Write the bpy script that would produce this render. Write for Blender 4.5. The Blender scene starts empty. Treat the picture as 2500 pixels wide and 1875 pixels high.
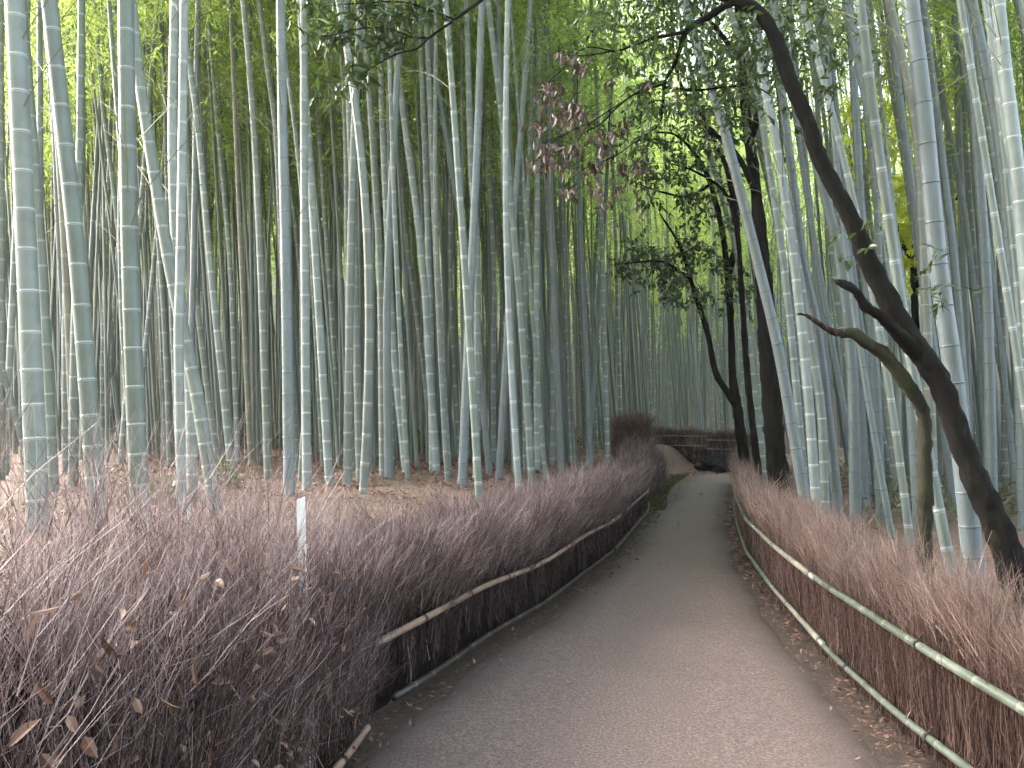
import bpy, math
import numpy as np
from mathutils import Vector, Matrix, Quaternion

rng = np.random.default_rng(7)
scene = bpy.context.scene
COL = scene.collection
R = math.radians

# ------------------------------------------------------------------ camera
FPX, PW, PH = 2165.0, 2500.0, 1875.0
EYE = 1.55
PITCH = math.atan((1017 - 937.5) / FPX)
cam_d = bpy.data.cameras.new('camera')
cam = bpy.data.objects.new('camera', cam_d)
COL.objects.link(cam)
cam.location = (0, 0, EYE)
cam.rotation_euler = (R(90) + PITCH, 0, 0)
cam_d.sensor_width = 36.0
cam_d.lens = 36.0 * FPX / PW
cam_d.clip_start = 0.05
cam_d.clip_end = 1500
scene.camera = cam

# ------------------------------------------------------------------ world, sun, exposure
SUN_DIR = Vector((-0.80, 0.42, 0.50)).normalized()      # towards the sun
w = bpy.data.worlds.new('World')
scene.world = w
w.use_nodes = True
nt = w.node_tree
bg = nt.nodes['Background']
sky = nt.nodes.new('ShaderNodeTexSky')
sky.sky_type = 'NISHITA'
sky.sun_disc = False
sky.sun_elevation = math.asin(SUN_DIR.z)
sky.sun_rotation = math.atan2(SUN_DIR.x, SUN_DIR.y)
sky.dust_density = 4.0
sky.ozone_density = 1.0
sky.air_density = 1.0
hs = nt.nodes.new('ShaderNodeHueSaturation')           # thin overcast: the blue is mostly washed out
hs.inputs['Saturation'].default_value = 0.65
nt.links.new(sky.outputs[0], hs.inputs['Color'])
nt.links.new(hs.outputs[0], bg.inputs[0])
bg.inputs[1].default_value = 0.08
sun_d = bpy.data.lights.new('sun', 'SUN')
sun_d.energy = 1.5
sun_d.angle = R(30)
sun_d.color = (1.0, 0.96, 0.9)
sun = bpy.data.objects.new('sun', sun_d)
COL.objects.link(sun)
sun.rotation_euler = SUN_DIR.to_track_quat('Z', 'Y').to_euler()
scene.view_settings.view_transform = 'Standard'
scene.view_settings.look = 'None'
scene.view_settings.gamma = 1.0
scene.view_settings.exposure = 4.25
cy = scene.cycles
cy.max_bounces = 8
cy.diffuse_bounces = 4
cy.transmission_bounces = 6
cy.transparent_max_bounces = 8
cy.use_denoising = True

# ------------------------------------------------------------------ helpers
def at(sx, sy, Y):
    """photo pixel (2500 wide) at depth Y -> world point"""
    dx = (sx - PW / 2) / FPX
    dz = (PH / 2 - sy) / FPX
    c, s = math.cos(PITCH), math.sin(PITCH)
    ry = c - s * dz
    rz = s + c * dz
    k = Y / ry
    return np.array((dx * k, Y, EYE + rz * k))

def ss(x, a, b):
    t = np.clip((x - a) / (b - a), 0, 1)
    return t * t * (3 - 2 * t)

def unit(v):
    return v / np.maximum(np.linalg.norm(v, axis=-1, keepdims=True), 1e-9)

def make_mesh(name, verts, faces, mats, mat_idx=None, smooth=True, attrs=None):
    """faces: (M,4) or (M,3) int array, or list of such arrays"""
    me = bpy.data.meshes.new(name)
    if not isinstance(faces, (list, tuple)):
        faces = [faces]
    faces = [np.asarray(f, dtype=np.int32) for f in faces if len(f)]
    verts = np.asarray(verts, dtype=np.float32)
    loops = np.concatenate([f.ravel() for f in faces])
    tot = np.concatenate([np.full(len(f), f.shape[1], np.int32) for f in faces])
    start = np.concatenate([[0], np.cumsum(tot)[:-1]]).astype(np.int32)
    me.vertices.add(len(verts)); me.vertices.foreach_set('co', verts.ravel())
    me.loops.add(len(loops)); me.loops.foreach_set('vertex_index', loops)
    me.polygons.add(len(tot)); me.polygons.foreach_set('loop_start', start)
    me.polygons.foreach_set('loop_total', tot)
    me.polygons.foreach_set('use_smooth', np.full(len(tot), smooth, bool))
    if mat_idx is not None:
        me.polygons.foreach_set('material_index', np.asarray(mat_idx, np.int32))
    for m in mats:
        me.materials.append(m)
    for k, v in (attrs or {}).items():
        a = me.attributes.new(k, 'FLOAT', 'POINT')
        a.data.foreach_set('value', np.asarray(v, np.float32))
    me.update(calc_edges=True)
    return me

def obj(name, me, parent=None):
    o = bpy.data.objects.new(name, me)
    COL.objects.link(o)
    if parent is not None:
        o.parent = parent
    return o

def tag(o, label=None, cat=None, group=None, kind=None):
    if label: o['label'] = label
    if cat: o['category'] = cat
    if group: o['group'] = group
    if kind: o['kind'] = kind
    return o

def thing(name, label, cat, loc=(0, 0, 0), group=None):
    o = bpy.data.objects.new(name, None)
    o.empty_display_size = 0.2
    COL.objects.link(o)
    o.location = loc
    return tag(o, label, cat, group)

def tubes(pts, rad, m=3):
    """pts (T,k,3), rad (T,k) -> verts, quads"""
    T, k, _ = pts.shape
    tan = np.gradient(pts, axis=1)
    tan = unit(tan)
    ref = np.where(np.abs(tan[:, :, 2:3]) > 0.9, np.array([1., 0, 0]), np.array([0, 0, 1.]))
    u = unit(np.cross(tan, ref)); v = np.cross(tan, u)
    a = np.arange(m) * 2 * np.pi / m
    ring = (u[:, :, None, :] * np.cos(a)[None, None, :, None] + v[:, :, None, :] * np.sin(a)[None, None, :, None])
    V = pts[:, :, None, :] + ring * rad[:, :, None, None]
    idx = np.arange(T * k * m).reshape(T, k, m)
    j = np.roll(np.arange(m), -1)
    q = np.stack([idx[:, :-1, :], idx[:, :-1, j], idx[:, 1:, j], idx[:, 1:, :]], -1).reshape(-1, 4)
    return V.reshape(-1, 3), q

def leaves4(base, d, side, L, W):
    """flat lens leaf: one quad each"""
    L = np.asarray(L)[:, None]; W = np.asarray(W)[:, None]
    mid = base + d * L * 0.42
    V = np.stack([base, mid + side * W / 2, base + d * L, mid - side * W / 2], 1)
    F = np.arange(len(base) * 4).reshape(-1, 4)
    return V.reshape(-1, 3), F

def leaves_fold(base, d, side, L, W, fold=0.25, curl=0.12):
    n = np.cross(side, d)
    L = np.asarray(L)[:, None]; W = np.asarray(W)[:, None]
    p1 = base + d * L * 0.3; p2 = base + d * L * 0.68 - n * L * curl * 0.4
    tip = base + d * L - n * L * curl
    up = n * W * fold
    l1 = p1 + side * W * 0.46 + up; l2 = p2 + side * W * 0.42 + up
    r1 = p1 - side * W * 0.46 + up; r2 = p2 - side * W * 0.42 + up
    V = np.stack([base, l1, l2, tip, r2, r1, p1, p2], 1)
    b = np.arange(len(base))[:, None] * 8
    q = np.concatenate([b + np.array([[6, 1, 2, 7]]), b + np.array([[5, 6, 7, 4]])])
    t = np.concatenate([b + np.array([[0, 1, 6]]), b + np.array([[0, 6, 5]]), b + np.array([[7, 2, 3]]), b + np.array([[4, 7, 3]])])
    return V.reshape(-1, 3), q, t

def rand_dirs(n):
    return unit(rng.normal(size=(n, 3)))

def catmull(P, n):
    P = np.asarray(P, float)
    if len(P) == 2:
        t = np.linspace(0, 1, n)[:, None]
        return P[0] * (1 - t) + P[1] * t
    Q = np.vstack([2 * P[0] - P[1], P, 2 * P[-1] - P[-2]])
    seg = np.linalg.norm(np.diff(P, axis=0), axis=1)
    s = np.concatenate([[0], np.cumsum(seg)])
    t = np.linspace(0, s[-1], n)
    i = np.clip(np.searchsorted(s, t, 'right') - 1, 0, len(P) - 2)
    u = ((t - s[i]) / seg[i])[:, None]
    p0, p1, p2, p3 = Q[i], Q[i + 1], Q[i + 2], Q[i + 3]
    return 0.5 * ((2 * p1) + (-p0 + p2) * u + (2 * p0 - 5 * p1 + 4 * p2 - p3) * u ** 2 + (-p0 + 3 * p1 - 3 * p2 + p3) * u ** 3)

# ------------------------------------------------------------------ materials
class NT:
    def __init__(s, name):
        s.m = bpy.data.materials.new(name); s.m.use_nodes = True
        s.t = s.m.node_tree; s.p = s.t.nodes['Principled BSDF']; s.out = s.t.nodes['Material Output']
    def n(s, typ, **kw):
        x = s.t.nodes.new(typ)
        for k, v in kw.items(): setattr(x, k, v)
        return x
    def l(s, a, b): s.t.links.new(a, b)
    def ramp(s, fac, stops):
        x = s.n('ShaderNodeValToRGB')
        e = x.color_ramp.elements
        while len(e) < len(stops): e.new(0.5)
        for el, (p, c) in zip(e, stops):
            el.position = p; el.color = (*c, 1)
        s.l(fac, x.inputs[0]); return x.outputs[0]
    def noise(s, scale, detail=3, rough=0.6, coord='Object', vec_scale=None):
        tc = s.n('ShaderNodeTexCoord'); v = tc.outputs[coord]
        if vec_scale:
            mp = s.n('ShaderNodeMapping'); mp.inputs['Scale'].default_value = vec_scale
            s.l(v, mp.inputs[0]); v = mp.outputs[0]
        x = s.n('ShaderNodeTexNoise'); x.inputs['Scale'].default_value = scale
        x.inputs['Detail'].default_value = detail; x.inputs['Roughness'].default_value = rough
        s.l(v, x.inputs['Vector']); return x.outputs['Fac']
    def attr(s, name):
        x = s.n('ShaderNodeAttribute'); x.attribute_name = name; return x.outputs['Fac']
    def mix(s, fac, a, b, mode='MIX'):
        x = s.n('ShaderNodeMix', data_type='RGBA', blend_type=mode)
        for sock, v in ((x.inputs[0], fac), (x.inputs[6], a), (x.inputs[7], b)):
            if isinstance(v, (int, float)): sock.default_value = v
            elif isinstance(v, tuple): sock.default_value = (*v, 1)
            else: s.l(v, sock)
        return x.outputs[2]
    def math(s, op, a, b=0.0):
        x = s.n('ShaderNodeMath', operation=op)
        for sock, v in ((x.inputs[0], a), (x.inputs[1], b)):
            if isinstance(v, (int, float)): sock.default_value = v
            else: s.l(v, sock)
        return x.outputs[0]
    def rand(s):
        return s.n('ShaderNodeObjectInfo').outputs['Random']
    def bump(s, h, strength=0.4, dist=0.01):
        b = s.n('ShaderNodeBump'); b.inputs['Strength'].default_value = strength
        b.inputs['Distance'].default_value = dist
        s.l(h, b.inputs['Height']); s.l(b.outputs[0], s.p.inputs['Normal'])

def culm_material(name, stops, wax, scar, rough=0.42):
    t = NT(name)
    col = t.ramp(t.rand(), stops)
    streak = t.noise(9, 4, 0.65, vec_scale=(6, 6, 0.6))
    blotch = t.noise(3.5, 3, 0.6)
    col = t.mix(t.math('MULTIPLY', streak, 0.55), col, (0.25, 0.285, 0.27))
    b2 = t.ramp(blotch, [(0.42, (0.0,) * 3), (0.68, (1,) * 3)])
    col = t.mix(t.math('MULTIPLY', b2, 0.45), col, (0.095, 0.11, 0.08))
    col = t.mix(t.math('MULTIPLY', t.attr('wax'), 0.9), col, wax)
    col = t.mix(t.math('MULTIPLY', t.attr('scar'), 0.85), col, scar)
    t.l(col, t.p.inputs['Base Color'])
    t.p.inputs['Roughness'].default_value = rough
    t.p.inputs['Specular IOR Level'].default_value = 0.45
    t.bump(streak, 0.15, 0.004)
    return t.m

M_green = culm_material('bamboo_culm_green', [(0.0, (0.118, 0.152, 0.134)), (0.5, (0.145, 0.18, 0.166)), (1.0, (0.168, 0.198, 0.19))], (0.42, 0.44, 0.45), (0.10, 0.09, 0.07))
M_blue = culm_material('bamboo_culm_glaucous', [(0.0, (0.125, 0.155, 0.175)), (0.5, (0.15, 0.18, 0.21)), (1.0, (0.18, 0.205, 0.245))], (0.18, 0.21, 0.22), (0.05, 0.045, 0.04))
M_white = culm_material('bamboo_culm_waxy', [(0.0, (0.195, 0.235, 0.228)), (1.0, (0.29, 0.325, 0.335))], (0.54, 0.56, 0.58), (0.13, 0.10, 0.08))
M_grey = culm_material('bamboo_culm_grey', [(0.0, (0.11, 0.13, 0.115)), (0.5, (0.15, 0.17, 0.158)), (1.0, (0.19, 0.18, 0.155))], (0.38, 0.38, 0.35), (0.08, 0.07, 0.05))
M_tan = culm_material('bamboo_culm_dead', [(0.0, (0.21, 0.18, 0.13)), (1.0, (0.26, 0.21, 0.16))], (0.36, 0.33, 0.27), (0.12, 0.08, 0.05))
M_blue_shaded = culm_material('bamboo_culm_shaded', [(0.0, (0.068, 0.092, 0.108)), (0.5, (0.082, 0.108, 0.13)), (1.0, (0.098, 0.12, 0.15))], (0.125, 0.15, 0.165), (0.03, 0.028, 0.026))  # darker copy of the glaucous culm; inner-grove shade put into its colour
CULM = dict(s=M_blue_shaded, g=M_green, b=M_blue, w=M_white, y=M_grey, t=M_tan)

def leaf_material(name, stops, trans=0.5, tcol=1.5, rough=0.45, objrand=True):
    t = NT(name)
    f = t.attr('rnd')
    if objrand:
        f = t.math('ADD', t.math('MULTIPLY', f, 0.6), t.math('MULTIPLY', t.rand(), 0.4))
    col = t.ramp(f, stops)
    t.l(col, t.p.inputs['Base Color'])
    t.p.inputs['Roughness'].default_value = rough
    tr = t.n('ShaderNodeBsdfTranslucent')
    bright = t.mix(1.0, col, (tcol, tcol * 1.02, tcol * 0.75), 'MULTIPLY')
    t.l(bright, tr.inputs['Color'])
    mx = t.n('ShaderNodeMixShader'); mx.inputs[0].default_value = trans
    t.l(t.p.outputs[0], mx.inputs[1]); t.l(tr.outputs[0], mx.inputs[2])
    t.l(mx.outputs[0], t.out.inputs[0])
    return t.m

M_leaf = leaf_material('bamboo_leaf', [(0.0, (0.14, 0.17, 0.058)), (0.45, (0.24, 0.315, 0.10)), (0.8, (0.34, 0.41, 0.155)), (1.0, (0.36, 0.36, 0.17))], 0.66, 2.0)
M_broad = leaf_material('evergreen_leaf', [(0.0, (0.025, 0.045, 0.018)), (0.6, (0.05, 0.085, 0.028)), (1.0, (0.10, 0.13, 0.04))], 0.3, 1.5, 0.3)
M_sun_glow = leaf_material('sun_glow_leaf', [(0.0, (0.36, 0.40, 0.07)), (0.6, (0.47, 0.50, 0.09)), (1.0, (0.56, 0.54, 0.13))], 0.6, 1.5)  # sunlight through the far leaves is put into this yellow
M_wither = leaf_material('withered_leaf', [(0.0, (0.026, 0.017, 0.012)), (0.6, (0.060, 0.037, 0.027)), (1.0, (0.12, 0.08, 0.062))], 0.25, 1.2, 0.5)
M_litter = leaf_material('fallen_leaf', [(0.0, (0.07, 0.034, 0.023)), (0.5, (0.155, 0.079, 0.056)), (0.85, (0.235, 0.133, 0.098)), (1.0, (0.32, 0.22, 0.15))], 0.1, 1.0, 0.6)
M_under = leaf_material('undergrowth_leaf', [(0.0, (0.05, 0.06, 0.025)), (0.6, (0.10, 0.115, 0.05)), (1.0, (0.18, 0.16, 0.08))], 0.3, 1.2)
M_moss = leaf_material('moss_blade', [(0.0, (0.05, 0.06, 0.02)), (1.0, (0.13, 0.125, 0.05))], 0.3, 1.2)

def twig_material(name, stops, rough=0.6):
    t = NT(name)
    t.l(t.ramp(t.attr('rnd'), stops), t.p.inputs['Base Color'])
    t.p.inputs['Roughness'].default_value = rough
    t.p.inputs['Specular IOR Level'].default_value = 0.35
    return t.m

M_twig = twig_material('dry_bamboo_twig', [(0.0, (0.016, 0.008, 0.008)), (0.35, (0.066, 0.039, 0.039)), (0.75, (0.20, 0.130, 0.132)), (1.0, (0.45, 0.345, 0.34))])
M_twig2 = twig_material('dry_brush_twig', [(0.0, (0.036, 0.018, 0.014)), (0.35, (0.115, 0.066, 0.056)), (0.75, (0.24, 0.150, 0.125)), (1.0, (0.42, 0.295, 0.25))])
M_wood = twig_material('bamboo_branch', [(0.0, (0.12, 0.13, 0.07)), (1.0, (0.24, 0.24, 0.14))])

def bark_material(name, c0, c1, c2, scale=14, bump=0.8, moss=None):
    t = NT(name)
    a = t.noise(scale, 6, 0.7, vec_scale=(1, 1, 0.35)); b = t.noise(scale * 0.25, 3, 0.5)
    col = t.ramp(a, [(0.3, c0), (0.55, c1), (0.75, c2)])
    if moss:
        col = t.mix(t.ramp(b, [(0.48, (0,) * 3), (0.62, (0.8,) * 3)]), col, moss)
    t.l(col, t.p.inputs['Base Color']); t.p.inputs['Roughness'].default_value = 0.9; t.p.inputs['Specular IOR Level'].default_value = 0.12
    t.bump(a, bump, 0.02)
    return t.m

M_bark = bark_material('dark_bark', (0.004, 0.0033, 0.003), (0.010, 0.008, 0.007), (0.028, 0.023, 0.020), moss=(0.013, 0.012, 0.008))
M_barkm = bark_material('mossy_bark', (0.02, 0.018, 0.013), (0.042, 0.038, 0.028), (0.08, 0.073, 0.058), moss=(0.04, 0.043, 0.024))
M_broken = bark_material('broken_wood', (0.02, 0.012, 0.009), (0.05, 0.03, 0.023), (0.17, 0.105, 0.08), 30)
M_core = bark_material('brush_core', (0.006, 0.004, 0.004), (0.015, 0.010, 0.009), (0.03, 0.021, 0.019), 40)

def ground_material():
    t = NT('leaf_litter_soil')
    a = t.noise(1.2, 4, 0.6); b = t.noise(22, 5, 0.75); c = t.noise(70, 3, 0.7)
    col = t.ramp(b, [(0.34, (0.035, 0.02, 0.015)), (0.5, (0.11, 0.058, 0.045)), (0.64, (0.19, 0.108, 0.085))])
    col = t.mix(t.ramp(a, [(0.42, (0,) * 3), (0.7, (0.75,) * 3)]), col, (0.10, 0.075, 0.05))
    col = t.mix(t.math('MULTIPLY', c, 0.35), col, (0.27, 0.19, 0.155))
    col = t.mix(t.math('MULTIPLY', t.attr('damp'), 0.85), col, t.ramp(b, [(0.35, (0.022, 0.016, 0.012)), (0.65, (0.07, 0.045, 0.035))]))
    col = t.mix(t.attr('hill'), col, t.ramp(b, [(0.35, (0.03, 0.032, 0.02)), (0.65, (0.085, 0.09, 0.055))]))
    t.l(col, t.p.inputs['Base Color']); t.p.inputs['Roughness'].default_value = 0.95
    t.bump(b, 0.9, 0.03); return t.m
M_ground = ground_material()

def path_material():
    t = NT('path_tarmac')
    a = t.noise(0.9, 4, 0.6); tr = t.noise(1.6, 4, 0.6, vec_scale=(1.6, 0.18, 1)); b = t.noise(62, 4, 0.85); c = t.noise(120, 2, 0.8); d = t.noise(6, 5, 0.7)
    col = t.ramp(b, [(0.36, (0.047, 0.031, 0.027)), (0.5, (0.118, 0.080, 0.073)), (0.64, (0.225, 0.160, 0.145))])
    col = t.mix(t.ramp(c, [(0.60, (0,) * 3), (0.72, (0.8,) * 3)]), col, (0.36, 0.28, 0.25))
    col = t.mix(t.ramp(a, [(0.4, (0,) * 3), (0.75, (0.3,) * 3)]), col, (0.125, 0.088, 0.085))
    col = t.mix(t.ramp(d, [(0.52, (0,) * 3), (0.75, (0.5,) * 3)]), col, (0.08, 0.056, 0.045))
    col = t.mix(t.ramp(tr, [(0.45, (0,) * 3), (0.7, (0.2,) * 3)]), col, (0.085, 0.06, 0.055))
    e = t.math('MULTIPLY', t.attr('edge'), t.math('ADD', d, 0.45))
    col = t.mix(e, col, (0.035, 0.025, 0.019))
    t.l(col, t.p.inputs['Base Color']); t.p.inputs['Roughness'].default_value = 0.8
    t.bump(b, 0.5, 0.004); return t.m
M_path = path_material()

def rail_material(name, stops, scar=(0.05, 0.04, 0.03)):
    t = NT(name)
    n = t.noise(5, 4, 0.65)
    col = t.ramp(n, stops)
    col = t.mix(t.math('MULTIPLY', t.attr('scar'), 0.85), col, scar)
    col = t.mix(t.math('MULTIPLY', t.attr('wax'), 0.5), col, (0.34, 0.33, 0.28))
    t.l(col, t.p.inputs['Base Color']); t.p.inputs['Roughness'].default_value = 0.4
    return t.m
M_rail_tan = rail_material('rail_tan', [(0.3, (0.11, 0.072, 0.048)), (0.55, (0.25, 0.165, 0.12)), (0.75, (0.32, 0.23, 0.17))])
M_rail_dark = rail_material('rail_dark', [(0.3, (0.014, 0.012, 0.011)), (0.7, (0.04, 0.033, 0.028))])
M_rail_green = rail_material('rail_green', [(0.32, (0.04, 0.052, 0.032)), (0.55, (0.085, 0.10, 0.08)), (0.72, (0.14, 0.15, 0.125))])
M_rail_pale = rail_material('rail_pale', [(0.32, (0.11, 0.105, 0.08)), (0.55, (0.18, 0.17, 0.14)), (0.72, (0.26, 0.25, 0.21))])

def plain(name, c, rough=0.6):
    t = NT(name)
    n = t.noise(18, 3)
    t.l(t.mix(t.math('MULTIPLY', n, 0.4), c, tuple(x * 0.7 for x in c)), t.p.inputs['Base Color'])
    t.p.inputs['Roughness'].default_value = rough
    return t.m
M_tie = plain('black_twine', (0.02, 0.018, 0.016), 0.8)
M_stake = plain('white_painted_wood', (0.85, 0.86, 0.88), 0.5)
M_stone = bark_material('wet_stone', (0.006, 0.006, 0.006), (0.012, 0.012, 0.012), (0.028, 0.027, 0.026), 8)

# ------------------------------------------------------------------ terrain
LP = np.array([(-1.0, -6), (-.92, 1.5), (-.88, 3.5), (-.80, 4.3), (-.47, 5.15), (-.21, 5.98), (.216, 7.03), (1.10, 9.84), (2.08, 13.9), (2.62, 17), (3.3, 20), (4.2, 23), (6.5, 27), (9.5, 32), (20, 50), (20, 400)])
RP = np.array([(1.85, -6), (1.85, 3.5), (1.86, 4.16), (1.94, 5.36), (2.17, 7.25), (2.48, 9.25), (3.11, 12.2), (3.9, 15.5), (5.0, 20), (6.6, 23), (11, 27), (16, 32), (30, 50), (30, 400)])
def XL(y): return np.interp(y, LP[:, 1], LP[:, 0])
def XR(y): return np.interp(y, RP[:, 1], RP[:, 0])
def gz(x, y):
    x = np.asarray(x, float); y = np.asarray(y, float)
    dl = XL(y) - x; dr = x - XR(y)
    z = 0.70 * ss(dl, 0.3, 1.4) + 0.012 * np.clip(dl - 1.4, 0, 30)
    z = z + 0.42 * ss(dr, 0.25, 1.6) + 0.015 * np.clip(dr - 1.6, 0, 40)
    mid = ss(dl, 0.8, -0.4) * ss(dr, 0.8, -0.4)
    xp = np.clip((x - 3.8) / 3.0, 0, 1)
    z = z + mid * ss(y, 23.2, 26.0) * (0.42 - 0.22 * xp)
    z = z + 0.40 * np.clip(y - 38, 0, 45) * ss(y, 36, 46) + 0.28 * np.clip(np.abs(x) - 24, 0, 45) * ss(y, 6, 20)
    z = z + 0.13 * np.clip(-x - 7, 0, 25) * ss(y, 14, 24) * 0.55
    bumps = 0.035 * np.sin(x * 2.1 + np.sin(y * 1.3)) * np.sin(y * 1.7 + 0.6 * np.sin(x)) + 0.02 * np.sin(x * 5.3 + y * 3.1)
    return z + bumps * np.clip(ss(dl, 0.5, 1.2) + ss(dr, 0.5, 1.2) + ss(y, 24, 26), 0, 1)

def grid_axis(lo, hi, fine_lo, fine_hi, step, far):
    a = list(np.arange(fine_lo, fine_hi + 1e-6, step))
    s = step; p = fine_hi
    while p < hi: s *= 1.25; p += s; a.append(p)
    s = step; p = fine_lo
    while p > lo: s *= 1.25; p -= s; a.insert(0, p)
    return np.array(a)
gx = grid_axis(-140, 140, -12, 12, 0.14, 0); gy = grid_axis(-50, 190, -4, 30, 0.17, 0)
GX, GY = np.meshgrid(gx, gy, indexing='ij')
V = np.stack([GX, GY, gz(GX, GY)], -1).reshape(-1, 3)
idx = np.arange(len(gx) * len(gy)).reshape(len(gx), len(gy))
F = np.stack([idx[:-1, :-1], idx[1:, :-1], idx[1:, 1:], idx[:-1, 1:]], -1).reshape(-1, 4)
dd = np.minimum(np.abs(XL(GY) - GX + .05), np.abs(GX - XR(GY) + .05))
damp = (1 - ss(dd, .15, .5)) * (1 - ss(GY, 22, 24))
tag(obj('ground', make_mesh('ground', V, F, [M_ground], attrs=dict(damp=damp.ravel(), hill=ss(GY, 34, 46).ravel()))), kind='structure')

ys = np.arange(-4.5, 24.6, 0.11)
us = np.linspace(0, 1, 25)
jl = 0.05 * np.sin(ys * 3.1) + 0.03 * np.sin(ys * 7.7 + 1); jr = 0.05 * np.sin(ys * 2.3 + 2) + 0.03 * np.sin(ys * 6.1)
xl = XL(ys) + 0.10 + .6 * jl + 0.35 * ss(ys, 14, 17) ; xr = XR(ys) - 0.13 + .5 * jr
ye = ys[:, None] + 0.05 * np.sin(us[None, :] * 31)
X = xl[:, None] * (1 - us) + xr[:, None] * us
Z = gz(X, ye) + 0.012 + 0.02 * np.sin(us * np.pi)[None, :] - 0.030 * ((us < .01) | (us > .99))[None, :]
V = np.stack([X, ye, Z], -1).reshape(-1, 3)
wd = (xr - xl)[:, None]
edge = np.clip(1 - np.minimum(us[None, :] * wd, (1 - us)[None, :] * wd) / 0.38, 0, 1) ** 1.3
idx = np.arange(len(ys) * len(us)).reshape(len(ys), len(us))
F = np.stack([idx[:-1, :-1], idx[:-1, 1:], idx[1:, 1:], idx[1:, :-1]], -1).reshape(-1, 4)
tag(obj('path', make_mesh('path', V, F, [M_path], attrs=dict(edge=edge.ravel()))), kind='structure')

# ------------------------------------------------------------------ hazy air
def haze():
    x0, x1, y0, y1, z0, z1 = -230, 230, -110, 290, -1.4, 75
    V = np.array([(x, y, z) for z in (z0, z1) for y in (y0, y1) for x in (x0, x1)], float)
    F = np.array([(0, 2, 3, 1), (4, 5, 7, 6), (0, 1, 5, 4), (2, 6, 7, 3), (0, 4, 6, 2), (1, 3, 7, 5)])
    m = bpy.data.materials.new('haze_air'); m.use_nodes = True
    t = m.node_tree; t.nodes.remove(t.nodes['Principled BSDF'])
    v = t.nodes.new('ShaderNodeVolumePrincipled')
    v.inputs['Color'].default_value = (0.93, 0.95, 0.98, 1)
    v.inputs['Density'].default_value = HAZE
    v.inputs['Anisotropy'].default_value = 0.2
    t.links.new(v.outputs[0], t.nodes['Material Output'].inputs['Volume'])
    tag(obj('haze', make_mesh('haze', V, F, [m], smooth=False)), kind='stuff')
HAZE = 0.0005
haze()

# ------------------------------------------------------------------ bamboo
def culm_mesh(name, P, r_at, mat, sides=10, inter=0.30, band=0.012, seed=0):
    """P: dense path points bottom->top; nodes every ~inter metres"""
    g = np.random.default_rng(seed)
    seg = np.linalg.norm(np.diff(P, axis=0), axis=1); s = np.concatenate([[0], np.cumsum(seg)])
    tot = s[-1]
    nodes = []; p = 0.12 + g.random() * inter * 0.8
    k = 0
    while p < tot - 0.1:
        nodes.append(p)
        p += inter * (0.72 + 0.28 * min(1, k / 6)) * (1 + 0.10 * g.normal() * 0.4) * (0.75 if p > tot * 0.75 else 1); k += 1
    S, MUL, WAX, SC = [0.0], [1.06], [0.0], [0.0]
    for q in nodes:
        b = band
        for off, mul, wx, sc in ((-2.2 * b, 1.0, 0, 0), (-1.0 * b, 1.0, 0.6, 0), (-0.25 * b, 1.015, 0.9, 0.25), (0, 1.05, 0.2, 1.0), (0.4 * b, 1.03, 1.0, 0.0), (1.3 * b, 1.0, 0.75, 0), (2.6 * b, 0.995, 0, 0)):
            S.append(q + off); MUL.append(mul); WAX.append(wx); SC.append(sc)
    S.append(tot); MUL.append(1); WAX.append(0); SC.append(0)
    S = np.array(S); o = np.argsort(S, kind='stable'); S = S[o]; MUL = np.array(MUL)[o]; WAX = np.array(WAX)[o]; SC = np.array(SC)[o]
    pts = np.stack([np.interp(S, s, P[:, i]) for i in range(3)], -1)
    tn = unit(np.gradient(P, axis=0)); T = unit(np.stack([np.interp(S, s, tn[:, i]) for i in range(3)], -1))
    u = unit(np.cross(T, np.array([0., 1., 0.]))); v = np.cross(T, u)
    a = np.arange(sides) * 2 * np.pi / sides
    r = r_at(pts[:, 2]) * MUL
    V = pts[:, None] + (u[:, None] * np.cos(a)[None, :, None] + v[:, None] * np.sin(a)[None, :, None]) * r[:, None, None]
    n = len(S); idx = np.arange(n * sides).reshape(n, sides); j = np.roll(np.arange(sides), -1)
    F = np.stack([idx[:-1], idx[:-1][:, j], idx[1:][:, j], idx[1:]], -1).reshape(-1, 4)
    cap = [idx[-1][None, :]]
    return make_mesh(name, V.reshape(-1, 3), [F] + cap, [mat], attrs=dict(wax=np.repeat(WAX, sides), scar=np.repeat(SC, sides)))

CROWN_L = 8.0
def crown_axis(bend, ph, n=20):
    t = np.linspace(0, 1, n)
    off = bend * t ** 2.2
    return np.stack([off * math.cos(ph), off * math.sin(ph), t * CROWN_L - 0.35 * off * t], -1)

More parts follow.
